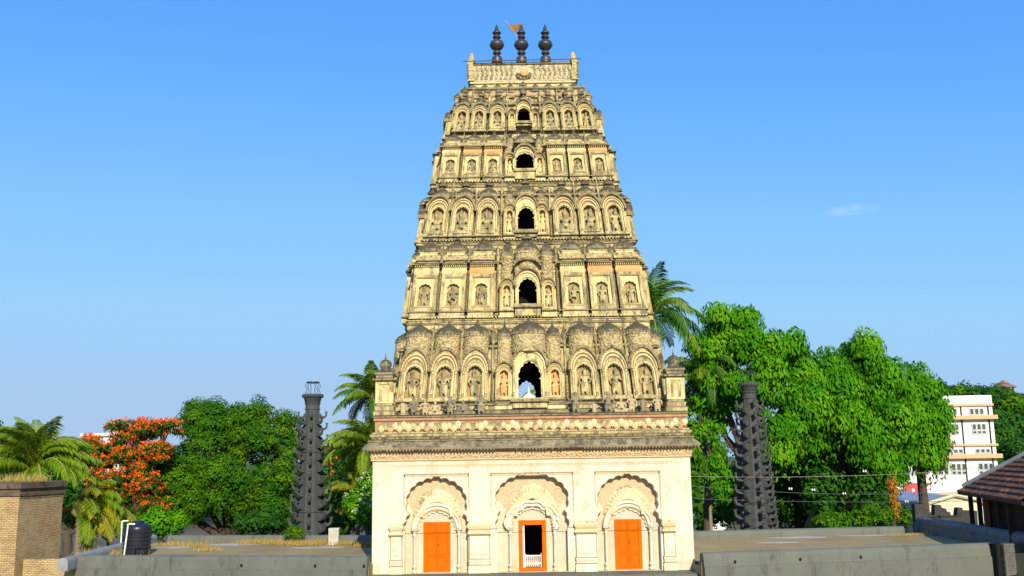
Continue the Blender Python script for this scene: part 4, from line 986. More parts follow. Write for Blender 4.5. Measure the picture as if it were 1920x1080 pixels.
# brick pillar at the left edge
def brickmat(name, c1, c2, mortar, sc=1.0, rot=False):
    M = bpy.data.materials.new(name); M.use_nodes = True; t = M.node_tree; L = t.links.new; P = t.nodes['Principled BSDF']; P.inputs['Roughness'].default_value = .9
    g_ = N('ShaderNodeNewGeometry', t); sx = N('ShaderNodeSeparateXYZ', t); L(g_.outputs['Position'], sx.inputs[0])
    ad = N('ShaderNodeMath', t, operation='ADD'); L(sx.outputs[0], ad.inputs[0]); L(sx.outputs[1], ad.inputs[1])
    cb = N('ShaderNodeCombineXYZ', t); L(ad.outputs[0], cb.inputs[0]); L(sx.outputs[2], cb.inputs[1])
    nz = N('ShaderNodeTexNoise', t); nz.inputs['Scale'].default_value = 1.5; nz.inputs['Detail'].default_value = 9; nz.inputs['Roughness'].default_value = .7; L(g_.outputs['Position'], nz.inputs['Vector'])
    nd = N('ShaderNodeTexNoise', t); nd.inputs['Scale'].default_value = 6; L(g_.outputs['Position'], nd.inputs['Vector'])
    vm = N('ShaderNodeVectorMath', t, operation='MULTIPLY_ADD'); L(nd.outputs['Color'], vm.inputs[0]); vm.inputs[1].default_value = (.10, .05, 0); L(cb.outputs[0], vm.inputs[2])
    br = N('ShaderNodeTexBrick', t); L(vm.outputs[0], br.inputs['Vector']); br.inputs['Scale'].default_value = 1; br.inputs['Brick Width'].default_value = .20 * sc; br.inputs['Row Height'].default_value = .068 * sc; br.inputs['Mortar Size'].default_value = .011 * sc; br.inputs['Mortar Smooth'].default_value = .3
    br.inputs['Color1'].default_value = (*c1, 1); br.inputs['Color2'].default_value = (*c2, 1); br.inputs['Mortar'].default_value = (*mortar, 1); br.inputs['Bias'].default_value = 0
    mx = N('ShaderNodeMixRGB', t); mr = N('ShaderNodeMapRange', t); mr.inputs['From Min'].default_value = .45; mr.inputs['From Max'].default_value = .65; mr.inputs['To Max'].default_value = .7; L(nz.outputs['Fac'], mr.inputs['Value']); L(mr.outputs[0], mx.inputs[0]); L(br.outputs['Color'], mx.inputs[1]); mx.inputs[2].default_value = (.52, .42, .19, 1)
    L(mx.outputs[0], P.inputs['Base Color']); bp = N('ShaderNodeBump', t); bp.inputs['Strength'].default_value = .9; bp.inputs['Distance'].default_value = .03; bp.invert = True; L(br.outputs['Fac'], bp.inputs['Height']); L(bp.outputs[0], P.inputs['Normal'])
    return M
bm_ = brickmat('old brown brick', (.58, .39, .17), (.40, .25, .11), (.17, .11, .06))
bdark = mat('soot stained brick coping', (.10, .07, .045), (.16, .11, .07), (.04, .03, .02), .4, 0, 2)
pc = at(38, 905, 1.0); fx1 = pc.x; dep = 3.0
b = MB(); b.M = Matrix.Translation((fx1, 1, 0)) @ Matrix.Rotation(R(-8), 4, 'Z') @ Matrix.Translation((-fx1, -1, 0)); b.use(bm_); ztp = at(38, 935, 1.0).z; ztt = at(38, 904, 1.0).z
hgt = ztt - ztp
b.rectlathe(fx1 - 3, fx1, 1.0, 1.0 + dep, [(0, GZ), (0, ztp), (.03, ztp + .01), (.03, ztp + .06)])
b.use(bdark); b.rectlathe(fx1 - 3, fx1, 1.0, 1.0 + dep, [(.02, ztp + .06), (.08, ztp + .10), (.08, ztp + .22), (.0, ztp + .25), (.0, ztp + .33), (.10, ztp + .40), (.10, ztt - .03), (-.1, ztt)])
pil = b.build('brick_pillar', None); tag(pil, 'old brown brick pillar with dark moulded top and dry grass at the left edge', 'pillar')
b = MB(); b.use(bm_); q = atz(88, 1042, PZ - .15); b.box(fx1 + .25, fl_[0] - .1, fl_[1] - .1, fl_[1] + .3, GZ, PZ - .15); tag(b.build('brick_wall', None), 'low brick wall between the brick pillar and the grey front parapet', 'wall')

# ---------------------------------------------------------------- LAMP TOWERS
def hexm(*a): pass
def bracket_mesh():
    b = MB(); pr = []
    outer = [(0, -.23), (.14, -.25), (.28, -.23), (.39, -.16), (.45, -.04), (.45, .10), (.49, .12), (.49, .17)]
    inner = [(.35, .17), (.35, .12), (.37, .08), (.35, -.03), (.29, -.10), (.21, -.10), (.14, -.03), (.09, .06), (0, .09)]
    poly = outer + inner
    b.prism(poly, -.055, .055); b.sph((.40, 0, .15), (.085, .10, .035), 8, 5)
    return b.mesh('lamp_bracket', lampst)
BR = bracket_mesh()
def lamp_tower(u, vtop, Y, wtop, wbot, vb, lab, disc, seed):
    top = at(u, vtop, Y); base = Vector((top.x, Y, GZ)); s_ = (at(u + 1, 850, Y) - at(u, 850, Y)).x
    root = empty('lamp_tower', base, R(7), lab, 'lamp tower', 'stone lamp towers behind the roof terraces')
    H = at(u, vtop + (22 if disc else 22), Y).z - GZ; zc = at(u, vtop + 50, Y).z - GZ
    # shaft of tapering octagonal sections
    r_t = wtop * s_ / 2; zb_ = at(u, vb, Y).z - GZ; r_b = wbot * s_ / 2
    rad = lambda z: r_t + (r_b - r_t) * (zc - z) / (zc - zb_)
    b = MB(); b.use(lampst); secs = [0, zc - 6.6, zc - 4.3, zc - 2.0, zc]
    if True:
        zz = [0.0] + [zc - d for d in (5.35, 2.25)] + [zc]
        for a_, c_ in zip(zz[:-1], zz[1:]):
            b.lathe([(rad(a_) * .97, a_), (rad(c_) * .97 + .015, c_ - .05)], seg=8, off=PI / 8)
            b.lathe([(rad(c_) + .0, c_ - .05), (rad(c_) + .05, c_ - .04), (rad(c_) + .05, c_ + .01), (rad(c_) * .9, c_ + .02)], seg=8, off=PI / 8)
    b.build('shaft', None, root)
    b = MB(); b.use(lampst); h = H - zc
    b.lathe([(r_t * .98, 0), (r_t * .98, h * .3), (r_t * 1.12, h * .34), (r_t * 1.12, h * .40), (r_t, h * .42), (r_t * 1.08, h * .46), (r_t * 1.25, h * .76), (r_t * 1.3, h * .78), (r_t * 1.5, h * .84), (r_t * 1.5, h * .97), (r_t * 1.3, h)], (0, 0, zc), 24)
    for k in range(24): t = 2 * PI * k / 24; b.sph((r_t * 1.42 * math.cos(t), r_t * 1.42 * math.sin(t), zc + h * .80), (.03, .03, .05), 5, 4)
    b.build('capital', None, root)
    b = MB(); b.use(black); ht = at(u, vtop, Y).z - GZ
    for k in range(6):
        t = 2 * PI * k / 6 + .3; R1 = r_t * 1.1; d = ht - H
        b.tube([(R1 * .8 * math.cos(t), R1 * .8 * math.sin(t), H - .02), (R1 * .95 * math.cos(t), R1 * .95 * math.sin(t), H + d * .15), (R1 * .72 * math.cos(t), R1 * .72 * math.sin(t), H + d * .4), (R1 * .98 * math.cos(t), R1 * .98 * math.sin(t), H + d * .7), (R1 * .8 * math.cos(t), R1 * .8 * math.sin(t), ht - .03)], .018, 6)
    if disc: b.lathe([(.1, -.05), (r_t * .9, -.04), (r_t * .9, .03), (.1, .05)], (0, 0, ht), 20)
    else:
        pts = [(r_t * .9 * math.cos(2 * PI * k / 20), r_t * .9 * math.sin(2 * PI * k / 20), ht - .02) for k in range(21)]; b.tube(pts, .03, 6)
    b.build('cage', None, root)
    n = 0; row = 0; z = zc - .30
    while z > zb_ - .9 and n < 95:
        for k in range(8):
            a_ = PI / 4 * k + (0 if row % 2 == 0 else 0)
            ang = a_ + R(7)
            if math.sin(ang) > .75: continue                     # the far side is out of sight
            stag = .0 if k % 2 == 0 else -.30
            zz = z + stag
            sc = .90 + .28 * (zc - zz) / (zc - zb_)
            q = inst('lamp_bracket', BR, root, (rad(zz) * .90 * math.cos(a_), rad(zz) * .90 * math.sin(a_), zz), (0, 0, a_), (sc, sc * 1.1, sc)); n += 1
        z -= .62; row += 1
lamp_tower(587, 717, 14.0, 27, 50, 1000, 'dark stone lamp tower with hooked brackets, flat disc on top, left of the temple', True, 1)
lamp_tower(1402, 696, 12.5, 26, 52, 990, 'dark stone lamp tower with hooked brackets, open wire cage on top, before bright trees', False, 2)

# ---------------------------------------------------------------- VEGETATION
def leafmat(name, c1, c2, c3, trans=.5, rough=.5):
    M = bpy.data.materials.new(name); M.use_nodes = True; t = M.node_tree; L = t.links.new; P = t.nodes['Principled BSDF']; P.inputs['Roughness'].default_value = rough + .15; P.inputs['Specular IOR Level'].default_value = .1
    at_ = N('ShaderNodeAttribute', t); at_.attribute_name = 'rnd'; cr = N('ShaderNodeValToRGB', t); e = cr.color_ramp.elements
    e[0].position = 0; e[0].color = (*c1, 1); e[1].position = 1; e[1].color = (*c3, 1); m_ = e.new(.5); m_.color = (*c2, 1)
    L(at_.outputs['Fac'], cr.inputs[0]); L(cr.outputs[0], P.inputs['Base Color'])
    tr = N('ShaderNodeBsdfTranslucent', t); L(cr.outputs[0], tr.inputs[0]); ms = N('ShaderNodeMixShader', t); ms.inputs[0].default_value = trans * .28
    L(P.outputs[0], ms.inputs[1]); L(tr.outputs[0], ms.inputs[2]); L(ms.outputs[0], t.nodes['Material Output'].inputs[0])
    return M
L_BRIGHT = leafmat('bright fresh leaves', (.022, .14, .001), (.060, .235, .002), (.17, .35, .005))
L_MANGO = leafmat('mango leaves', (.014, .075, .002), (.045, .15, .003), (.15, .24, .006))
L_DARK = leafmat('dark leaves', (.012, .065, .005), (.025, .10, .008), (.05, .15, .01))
L_PALM = leafmat('palm leaflets', (.06, .15, .004), (.12, .22, .006), (.22, .28, .012), .4, .55)
L_PALMD = leafmat('palm leaflets in deep green', (.02, .08, .012), (.03, .12, .016), (.08, .18, .02), .4, .4)
L_OLIVE = leafmat('yellow palm leaflets', (.16, .19, .01), (.24, .24, .012), (.30, .27, .02), .4, .4)
L_FLAME = leafmat('flame blossoms', (.62, .075, .006), (.75, .12, .008), (.80, .20, .015), .4)
L_RED = leafmat('red blossoms', (.45, .02, .01), (.6, .03, .015), (.65, .05, .02), .4)
L_WHITE = leafmat('white blossoms', (.60, .55, .40), (.70, .66, .5), (.75, .72, .6), .3)
L_STRAW = leafmat('dry grass blades', (.34, .24, .07), (.46, .32, .09), (.30, .26, .08), .3, .8)
L_RUST = leafmat('dry orange leaves', (.35, .12, .01), (.45, .2, .02), (.3, .2, .02), .3)
bark = mat('grey brown bark', (.10, .075, .05), (.06, .045, .03), bump=.6, bscale=10)
barkp = mat('pale bark', (.24, .20, .14), (.15, .12, .08), bump=.5, bscale=10)
def quads(name, C, A, B, material, parent, rnd, fold=0.0):
    """leaves: centre C, half axes A (long) and B (wide), each one pointed four sided face"""
    n = len(C); V = np.empty((n, 4, 3), np.float32)
    V[:, 0] = C - A; V[:, 1] = C + B - A * .15; V[:, 2] = C + A; V[:, 3] = C - B - A * .15
    me = bpy.data.meshes.new(name); me.vertices.add(n * 4); me.vertices.foreach_set('co', V.ravel())
    me.loops.add(n * 4); me.loops.foreach_set('vertex_index', np.arange(n * 4, dtype=np.int32)); me.polygons.add(n); me.polygons.foreach_set('loop_start', np.arange(0, n * 4, 4, dtype=np.int32))
    me.materials.append(material); at_ = me.attributes.new('rnd', 'FLOAT', 'FACE'); at_.data.foreach_set('value', rnd.astype(np.float32)); me.update(calc_edges=True); me.validate()
    o = bpy.data.objects.new(name, me); COL.objects.link(o)
    if parent: o.parent = parent
    return o
def unit(n, g): v = g.normal(size=(n, 3)); return v / np.linalg.norm(v, axis=1, keepdims=True)
def crown_pts(lumps, per_m2, g, sub_r, shell=.5, squash=1.0, dens=.72, inner=.45):
    """clump centres on the lumps, then leaves round each clump; returns leaf points, their clump direction and a tone"""
    CC = []; NN = []; TT = []
    Ls = [(np.array(c), np.array(r_) if hasattr(r_, '__len__') else np.array((r_, r_, r_))) for c, r_ in lumps]
    for c, r_ in Ls:
        area = 4 * PI * ((r_[0] * r_[1]) ** 1.6 / 3 + (r_[0] * r_[2]) ** 1.6 / 3 + (r_[1] * r_[2]) ** 1.6 / 3) ** (1 / 1.6)
        nc = int(area / (sub_r * sub_r) * dens) + 6
        d = unit(nc, g); rad = 1 - shell * g.random(nc) ** 1.5 * .9 + .08 * g.normal(size=nc); sc = c + d * r_ * rad[:, None] * (1 - .12 * g.random(nc)[:, None])
        keep = np.ones(nc, bool)
        for c2, r2 in Ls:
            if c2 is c: continue
            keep &= np.linalg.norm((sc - c2) / r2, axis=1) > .62
        sc = sc[keep]; d = d[keep]
        for q, dd in zip(sc, d):
            rs = sub_r * g.uniform(.55, 1.25); nl = max(6, int(per_m2 * rs * rs * 4 * PI * .62)); u_ = unit(nl, g); u_[:, 2] = np.abs(u_[:, 2]) * np.where(g.random(nl) < (.93 if squash > 1 else .8), 1, -1)
            rr_ = g.random(nl) ** .33
            CC.append(q + u_ * rs * rr_[:, None] * np.array((1, 1, squash))); NN.append(u_ * 1.0 + dd * .35); TT.append(np.full(nl, g.uniform(.1, .9)))
    for c, r_ in Ls:      # inner leaves that close the crown
        ni = int(per_m2 * 4 * PI * np.mean(r_) ** 2 * inner); u_ = unit(ni, g)
        CC.append(c + u_ * r_ * g.uniform(.2, .6, (ni, 1))); NN.append(u_); TT.append(g.uniform(.1, .9, ni))
    return np.concatenate(CC), np.concatenate(NN), np.concatenate(TT)
def tree(name, root_xy, lumps, label, material, leaf, per, sub_r, seed, group=None, droop=0.0, squash=1.0, wid=.42, cat='tree', trunk_r=.35, bark_=None, blossoms=None, zbase=GZ, limbs=True, bumps=True):
    g = np.random.default_rng(seed); base = Vector((root_xy[0], root_xy[1], zbase))
    root = empty(name, base, 0, label, cat, group)
    lumps = [(tuple(Vector(c) - base), r_) for c, r_ in lumps]
    main = list(lumps)
    if bumps:
        lumps = []
        for c, r_ in main:
            lumps.append((c, tuple(q * .90 for q in r_)))
            for k in range(3):
                d = unit(1, g)[0]; d[1] = -abs(d[1]) * .6; d[2] = abs(d[2]) if k else d[2]; d /= np.linalg.norm(d); q_ = g.uniform(.30, .46)
                lumps.append((tuple(np.array(c) + d * np.array(r_) * .78), tuple(q * q_ for q in r_)))
    C_, Nn, T = crown_pts(lumps, per, g, sub_r, squash=squash, dens=.36 if droop else .62, inner=.12 if droop else .45)
    n = len(C_); Nn = Nn / (np.linalg.norm(Nn, axis=1, keepdims=True) + 1e-6)
    rv = unit(n, g) + np.array((0, 0, -droop)) ; A = np.cross(Nn, rv) if droop == 0 else rv
    if droop: A = A - Nn * (A * Nn).sum(1, keepdims=True) * .6
    A /= np.linalg.norm(A, axis=1, keepdims=True) + 1e-6
    B = np.cross(A, Nn + .55 * unit(n, g)); B /= np.linalg.norm(B, axis=1, keepdims=True) + 1e-6
    sz = leaf * g.uniform(.6, 1.25, n)[:, None]
    rn = np.clip(T * .75 + g.random(n) * .3 - .05, 0, 1)
    quads('crown', C_, A * sz, B * sz * wid, material, root, rn)
    if blossoms:
        bmat, frac, bs, bl = blossoms
        sel = g.random(n) < frac; cc = C_[sel]
        outc = []
        for q in cc: outc.append(q + unit(bl, g) * g.uniform(.02, bs * 2.2, (bl, 1)) + np.array((0, -.12, .12)))
        cc = np.concatenate(outc); k = len(cc); a_ = unit(k, g); b_ = np.cross(a_, unit(k, g)); s_ = bs * g.uniform(.5, 1.2, k)[:, None]
        quads('blossoms', cc, a_ * s_, b_ * s_ * .8, bmat, root, g.random(k))
    # trunk with limbs reaching into every lump
    b = MB(); b.use(bark_ or bark); lumps = main; cen = np.mean([l[0] for l in lumps], axis=0); fk = Vector((cen[0] * .3, cen[1] * .3, max(.8, min(l[0][2] - np.max(l[1]) * .8 for l in lumps))))
    b.tube([(0, 0, -.3), (0, 0, .4), tuple(fk * .5 + Vector((.1, 0, 0))), tuple(fk)], [trunk_r * 1.5, trunk_r * 1.1, trunk_r * .95, trunk_r * .85], 10)
    if limbs:
        for c, r_ in lumps:
            c = Vector(c); mid = fk.lerp(c, .5) + Vector((random.uniform(-.4, .4), random.uniform(-.4, .4), -.3)); b.tube([fk * .96, mid, c], [trunk_r * .6, trunk_r * .38, trunk_r * .15], 7)
            rm = float(np.max(r_))
            for k in range(4):
                d = Vector(tuple(unit(1, g)[0])); d.z = abs(d.z) * .5; b.tube([mid.lerp(c, .5), c + d * rm * .4, c + d * rm * .85], [trunk_r * .2, trunk_r * .12, .02], 5)
    b.build('trunk', None, root)
    return root
def lump(u, v, Y, rpx, rz=None, ry=None):
    c = at(u, v, Y); s_ = (at(u + 1, v, Y) - c).x; r_ = rpx * s_
    return (tuple(c), (r_, (ry or 1) * r_, (rz * s_ if rz else r_)))
# palms
def frond_mesh(seed, length, droop, material, width=.55, nl=46, lean=0.0):
    g = random.Random(seed); b = MB(); pts = []
    for k in range(13):
        t = k / 12; a_ = droop * t ** 1.3
        pts.append((t, a_))
    x = z = 0; P = [Vector((0, 0, 0))]; ang0 = 1.0
    for k in range(12):
        t = (k + 1) / 12; an = ang0 - droop * t ** 1.2; x += math.cos(an) * length / 12; z += math.sin(an) * length / 12; P.append(Vector((x, lean * t * t, z)))
    b.use(MATS['grey brown bark']); rib = mat('pale palm rib', (.30, .30, .08), (.24, .24, .06), bump=0); b.use(rib); b.tube(P, [.045 * (1 - k / 14) + .006 for k in range(13)], 5)
    b.use(material)
    for k in range(nl):
        t = .14 + .86 * k / (nl - 1); f_ = t * 12; i_ = min(11, int(f_)); p = P[i_].lerp(P[i_ + 1], f_ - i_); d = (P[i_ + 1] - P[i_]).normalized()
        up = Vector((0, 1, 0)).cross(d) * -1
        ll = length * width * .5 * (math.sin(min(1, t * 1.25 + .12) * PI * .62) if t < .8 else 1.0 * (1.35 - t)) * g.uniform(.85, 1.1)
        for sg in (-1, 1):
            side = Vector((0, sg, 0)); dir1 = (side * .80 + d * .62 + Vector((0, 0, -.25 + g.uniform(-.12, .12)))).normalized(); dir2 = (side * .45 + d * .5 + Vector((0, 0, -.95))).normalized()
            w_ = .028 * (length / 3.5) + .01; m1 = p + dir1 * ll * .55; m2 = m1 + dir2 * ll * .5
            wv = d * w_
            b.add([p - wv * .5, p + wv * .5, m1 + wv, m1 - wv, m2], [(0, 1, 2, 3), (3, 2, 4)])
    me = b.mesh('frond', smooth=False)
    at_ = me.attributes.new('rnd', 'FLOAT', 'FACE'); at_.data.foreach_set('value', [g.random() for _ in me.polygons])
    return me
FR = {}
def palm(crown, label, mats_, length, n, seed, trunk_lean=(0, 0), elev=(-.9, .75), az=None, group='coconut palms around the tower', trunk_r=.16, extra=()):
    g = random.Random(seed); crown = Vector(crown); base = Vector((crown.x + trunk_lean[0], crown.y + trunk_lean[1], GZ)); c = crown - base
    root = empty('palm_tree', base, 0, label, 'palm tree', group)
    b = MB(); b.use(barkp); pts = [Vector((0, 0, -.2)), c * .25 + Vector((trunk_lean[0] * -.1, 0, 0)), c * .5, c * .75, c]; b.tube(pts, [trunk_r * 1.5, trunk_r * 1.1, trunk_r, trunk_r * .9, trunk_r * .8], 10)
    for k in range(40): p = c * (k / 40); b.lathe([(trunk_r * 1.12, 0), (trunk_r * 1.02, .03)], (p.x, p.y, p.z), 10)
    b.build('trunk', None, root)
    for k in range(n):
        key = (k % 4, round(length, 1), mats_[k % len(mats_)].name)
        if key not in FR: FR[key] = frond_mesh(k % 4 + 10, length, (1.5, 1.9, 2.3, 1.2)[k % 4], mats_[k % len(mats_)], .52, 46, (.3, -.3, .15, 0)[k % 4])
        a_ = 2.399 * k + g.uniform(-.25, .25) if az is None else g.uniform(*az)
        e = elev[0] + (elev[1] - elev[0]) * ((k + .5) / n) + g.uniform(-.12, .12)
        q = inst('frond', FR[key], root, tuple(c), (0, 0, 0), (1, 1, 1)); q.rotation_mode = 'ZYX' if False else 'XYZ'
        q.rotation_euler = (Matrix.Rotation(a_, 3, 'Z') @ Matrix.Rotation(-e, 3, 'Y')).to_euler()
    for (a_, e, sc) in extra:
        q = inst('frond', FR[key], root, tuple(c), (0, 0, 0), (sc, sc, sc)); q.rotation_euler = (Matrix.Rotation(a_, 3, 'Z') @ Matrix.Rotation(-e, 3, 'Y')).to_euler()
    b = MB(); b.use(mat('green coconuts', (.12, .17, .03), (.2, .18, .05), bump=0))
    for k in range(7): a_ = k * .9; b.sph((c.x + .28 * math.cos(a_), c.y + .28 * math.sin(a_), c.z - .25 - .1 * (k % 2)), (.13, .13, .16), 8, 6)
    b.build('coconuts', None, root)
    return root
palm(at(66, 888, 10), 'broad coconut palm with upright fronds behind the brick pillar', [L_PALM, L_PALM, L_PALM], 3.4, 44, 3, elev=(-.4, .8))
palm(at(150, 950, 12), 'low yellowing coconut palm whose fronds droop right of the brick pillar', [L_OLIVE, L_PALM], 3.4, 14, 8, elev=(-.9, .05), az=(-1.1, .9))
palm(at(698, 748, 24), 'tall dark coconut palm peeping out left of the tower above the others', [L_PALMD, L_PALM], 3.0, 28, 5, elev=(-.9, .8))
palm(at(694, 842, 13.5), 'nearer coconut palm with long light fronds arching left of the tower', [L_PALM, L_PALM, L_PALM], 2.8, 34, 12, elev=(-.7, .55))
palm(at(672, 930, 16), 'short young palm with upright fronds beside the left lamp tower', [L_PALM, L_OLIVE], 2.3, 18, 15, elev=(-.6, .6), trunk_r=.12)
palm(at(1222, 598, 20), 'tall coconut palm leaning out behind the upper right side of the tower', [L_PALM, L_PALMD, L_PALMD], 3.9, 28, 21, elev=(-1.0, .9))
palm(at(1318, 700, 24), 'coconut palm half hidden behind the big green tree right of the tower', [L_PALMD, L_PALM], 3.4, 20, 33, elev=(-1.2, .4))
palm(at(966, 775, 34), 'coconut palm seen through the lowest window of the tower', [L_PALM], 3.2, 10, 41, elev=(-.6, .7))
# left trees
tree('mango_tree', (at(430, 990, 24).x, 24), [lump(400, 838, 24, 75, 72), lump(330, 880, 23, 62, 60), lump(395, 785, 24, 40, 34), lump(470, 825, 24, 62, 62), lump(525, 840, 25, 45, 55), lump(520, 920, 23, 50, 50), lump(430, 920, 22, 62, 55), lump(345, 940, 22, 55, 48), lump(310, 905, 24, 45, 50), lump(452, 800, 24, 34, 28), lump(500, 975, 23, 34, 30), lump(540, 980, 24, 34, 30)],
     'broad round mango tree with dense green crown left of the lamp tower', L_MANGO, .105, 44, .62, 11, 'trees left of the tower', trunk_r=.4)
tree('flame_tree', (at(235, 990, 20.5).x, 20.5), [lump(255, 812, 20.5, 48, 24), lump(200, 860, 21, 46, 30), lump(262, 862, 20.5, 48, 28), lump(215, 905, 20.5, 42, 26), lump(268, 912, 20, 36, 26), lump(312, 806, 20.5, 34, 18), lump(170, 850, 22, 34, 30), lump(288, 945, 20, 26, 20), lump(300, 850, 20, 28, 18)],
     'flame tree covered in bright orange blossoms between the palm and the mango tree', L_DARK, .11, 17, .5, 13, None, trunk_r=.3, squash=.5, blossoms=(L_FLAME, .11, .075, 9))
tree('shrub', (at(335, 985, 17).x, 17), [lump(300, 985, 17, 34, 24), lump(328, 985, 18, 24, 20), lump(265, 990, 18, 34, 26)],
     'bright leafy shrub behind the water tank and the rear parapet', L_BRIGHT, .13, 26, .45, 17, 'shrubs behind the rear parapets', cat='shrub', trunk_r=.1)
tree('flowering_shrub', (at(205, 985, 20).x, 20), [lump(205, 950, 20, 40, 20), lump(170, 975, 20, 40, 24), lump(235, 975, 20, 30, 24)],
     'dark shrub with red blossoms below the drooping palm fronds', L_DARK, .12, 22, .5, 19, 'shrubs behind the rear parapets', cat='shrub', trunk_r=.1, blossoms=(L_RED, .05, .08, 5))
tree('frangipani_tree', (at(688, 990, 12).x, 12), [lump(690, 920, 12, 24, 34), lump(672, 950, 12, 24, 28), lump(698, 965, 12, 26, 30), lump(700, 895, 12.5, 16, 20)],
     'small tree with white blossoms against the left side wall of the tower', L_BRIGHT, .15, 20, .35, 23, None, cat='tree', trunk_r=.12, wid=.38, blossoms=(L_WHITE, .07, .055, 6))
tree('shrub', (at(552, 1010, 9.6).x, 9.6), [lump(548, 1000, 9.6, 13, 12), lump(562, 1004, 9.6, 9, 9)], 'small green shrub sprouting on the terrace in front of the left lamp tower', L_MANGO, .07, 60, .2, 29, 'shrubs behind the rear parapets', cat='shrub', trunk_r=.02, zbase=RZ)
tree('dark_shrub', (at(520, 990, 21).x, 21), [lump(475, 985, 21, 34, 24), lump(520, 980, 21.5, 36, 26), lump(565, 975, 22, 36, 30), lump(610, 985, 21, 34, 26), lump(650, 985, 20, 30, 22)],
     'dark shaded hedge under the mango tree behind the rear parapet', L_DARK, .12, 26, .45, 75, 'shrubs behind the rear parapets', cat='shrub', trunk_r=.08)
# right trees
tree('large_tree', (at(1400, 990, 24).x, 24), [lump(1375, 634, 24, 46, 40), lump(1440, 668, 23, 54, 40), lump(1335, 690, 24, 48, 52), lump(1420, 745, 22, 60, 54), lump(1500, 705, 24, 38, 42), lump(1500, 790, 22, 48, 50), lump(1345, 760, 25, 42, 50), lump(1460, 830, 21, 40, 40)],
     'tall bright green tree with drooping leaves behind the right lamp tower', L_BRIGHT, .165, 36, .92, 31, 'large bright trees right of the tower', droop=1.5, squash=1.25, wid=.42, trunk_r=.5)
tree('large_tree', (at(1610, 990, 26).x, 26), [lump(1612, 690, 26, 58, 42), lump(1570, 745, 25, 48, 54), lump(1655, 742, 26, 48, 54), lump(1535, 745, 26, 34, 46), lump(1600, 822, 23, 52, 54), lump(1668, 830, 24, 56, 60), lump(1540, 810, 24, 42, 50), lump(1660, 885, 24, 40, 26)],
     'wide bright green tree in the middle of the clump left of the white building', L_BRIGHT, .165, 36, .92, 37, 'large bright trees right of the tower', droop=1.5, squash=1.25, wid=.42, trunk_r=.55)
tree('large_tree', (at(1735, 990, 30).x, 30), [lump(1728, 745, 30, 42, 40), lump(1732, 800, 30, 34, 50), lump(1718, 850, 29, 36, 44), lump(1695, 790, 29, 40, 60)],
     'rightmost bright green tree partly covering the white building', L_BRIGHT, .175, 32, .95, 41, 'large bright trees right of the tower', droop=1.5, squash=1.25, wid=.42, trunk_r=.35)
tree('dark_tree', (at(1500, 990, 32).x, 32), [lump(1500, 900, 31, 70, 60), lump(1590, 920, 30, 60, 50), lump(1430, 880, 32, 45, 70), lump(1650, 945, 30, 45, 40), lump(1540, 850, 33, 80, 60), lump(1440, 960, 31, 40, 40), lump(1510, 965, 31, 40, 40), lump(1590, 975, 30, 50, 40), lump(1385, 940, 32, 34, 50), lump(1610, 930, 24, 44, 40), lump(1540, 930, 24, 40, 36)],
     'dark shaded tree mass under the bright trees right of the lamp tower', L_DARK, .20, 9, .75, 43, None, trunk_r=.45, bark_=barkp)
tree('shrub', (at(1650, 985, 17).x, 17), [lump(1660, 965, 19, 36, 22), lump(1625, 975, 18, 34, 20), lump(1690, 968, 20, 26, 14), lump(1560, 985, 18, 40, 18)],
     'low green shrub behind the right rear parapet', L_MANGO, .11, 28, .4, 47, 'shrubs behind the rear parapets', cat='shrub', trunk_r=.08)
tree('creeper_post', (at(1674, 985, 18).x, 18), [lump(1674, 925, 18, 8, 26), lump(1676, 950, 18, 7, 26)], 'post overgrown with dry orange creeper left of the tin roof', L_RUST, .08, 45, .2, 53, None, cat='plant', trunk_r=.06)
tree('slender_tree', (at(1318, 985, 22).x, 22), [lump(1330, 820, 22, 24, 30), lump(1345, 880, 21, 22, 26), lump(1310, 770, 24, 24, 26), lump(1355, 930, 20, 18, 20), lump(1338, 900, 21, 14, 18)],
     'slender dark trunked tree between the tower and the right lamp tower', L_BRIGHT, .15, 16, .4, 59, None, droop=1.2, trunk_r=.22)
tree('far_tree', (at(1305, 950, 60).x, 60), [lump(1305, 830, 60, 28, 40), lump(1330, 870, 60, 30, 40), lump(1290, 880, 60, 30, 50), lump(1310, 925, 55, 34, 36), lump(1350, 940, 55, 30, 30), lump(1320, 965, 50, 34, 40), lump(1375, 960, 50, 34, 40), lump(1340, 915, 56, 30, 20)], 'hazy far tree seen in the gap right of the tower', L_MANGO, .3, 5, 1.2, 61, 'far trees', trunk_r=.4)
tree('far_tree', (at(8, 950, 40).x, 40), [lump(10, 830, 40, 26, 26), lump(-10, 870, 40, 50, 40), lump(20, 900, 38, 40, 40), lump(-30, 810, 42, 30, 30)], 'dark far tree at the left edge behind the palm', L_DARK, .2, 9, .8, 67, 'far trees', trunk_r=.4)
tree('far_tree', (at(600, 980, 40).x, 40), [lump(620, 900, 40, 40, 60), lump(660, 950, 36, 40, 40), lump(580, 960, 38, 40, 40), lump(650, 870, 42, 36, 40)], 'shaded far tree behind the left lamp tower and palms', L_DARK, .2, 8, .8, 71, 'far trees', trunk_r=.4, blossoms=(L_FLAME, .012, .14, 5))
tree('far_tree', (at(130, 980, 34).x, 34), [lump(120, 920, 34, 60, 50), lump(60, 950, 34, 60, 50), lump(190, 950, 33, 50, 44)], 'shaded far tree behind the drooping palm and flame tree', L_DARK, .2, 8, .8, 73, 'far trees', trunk_r=.4)
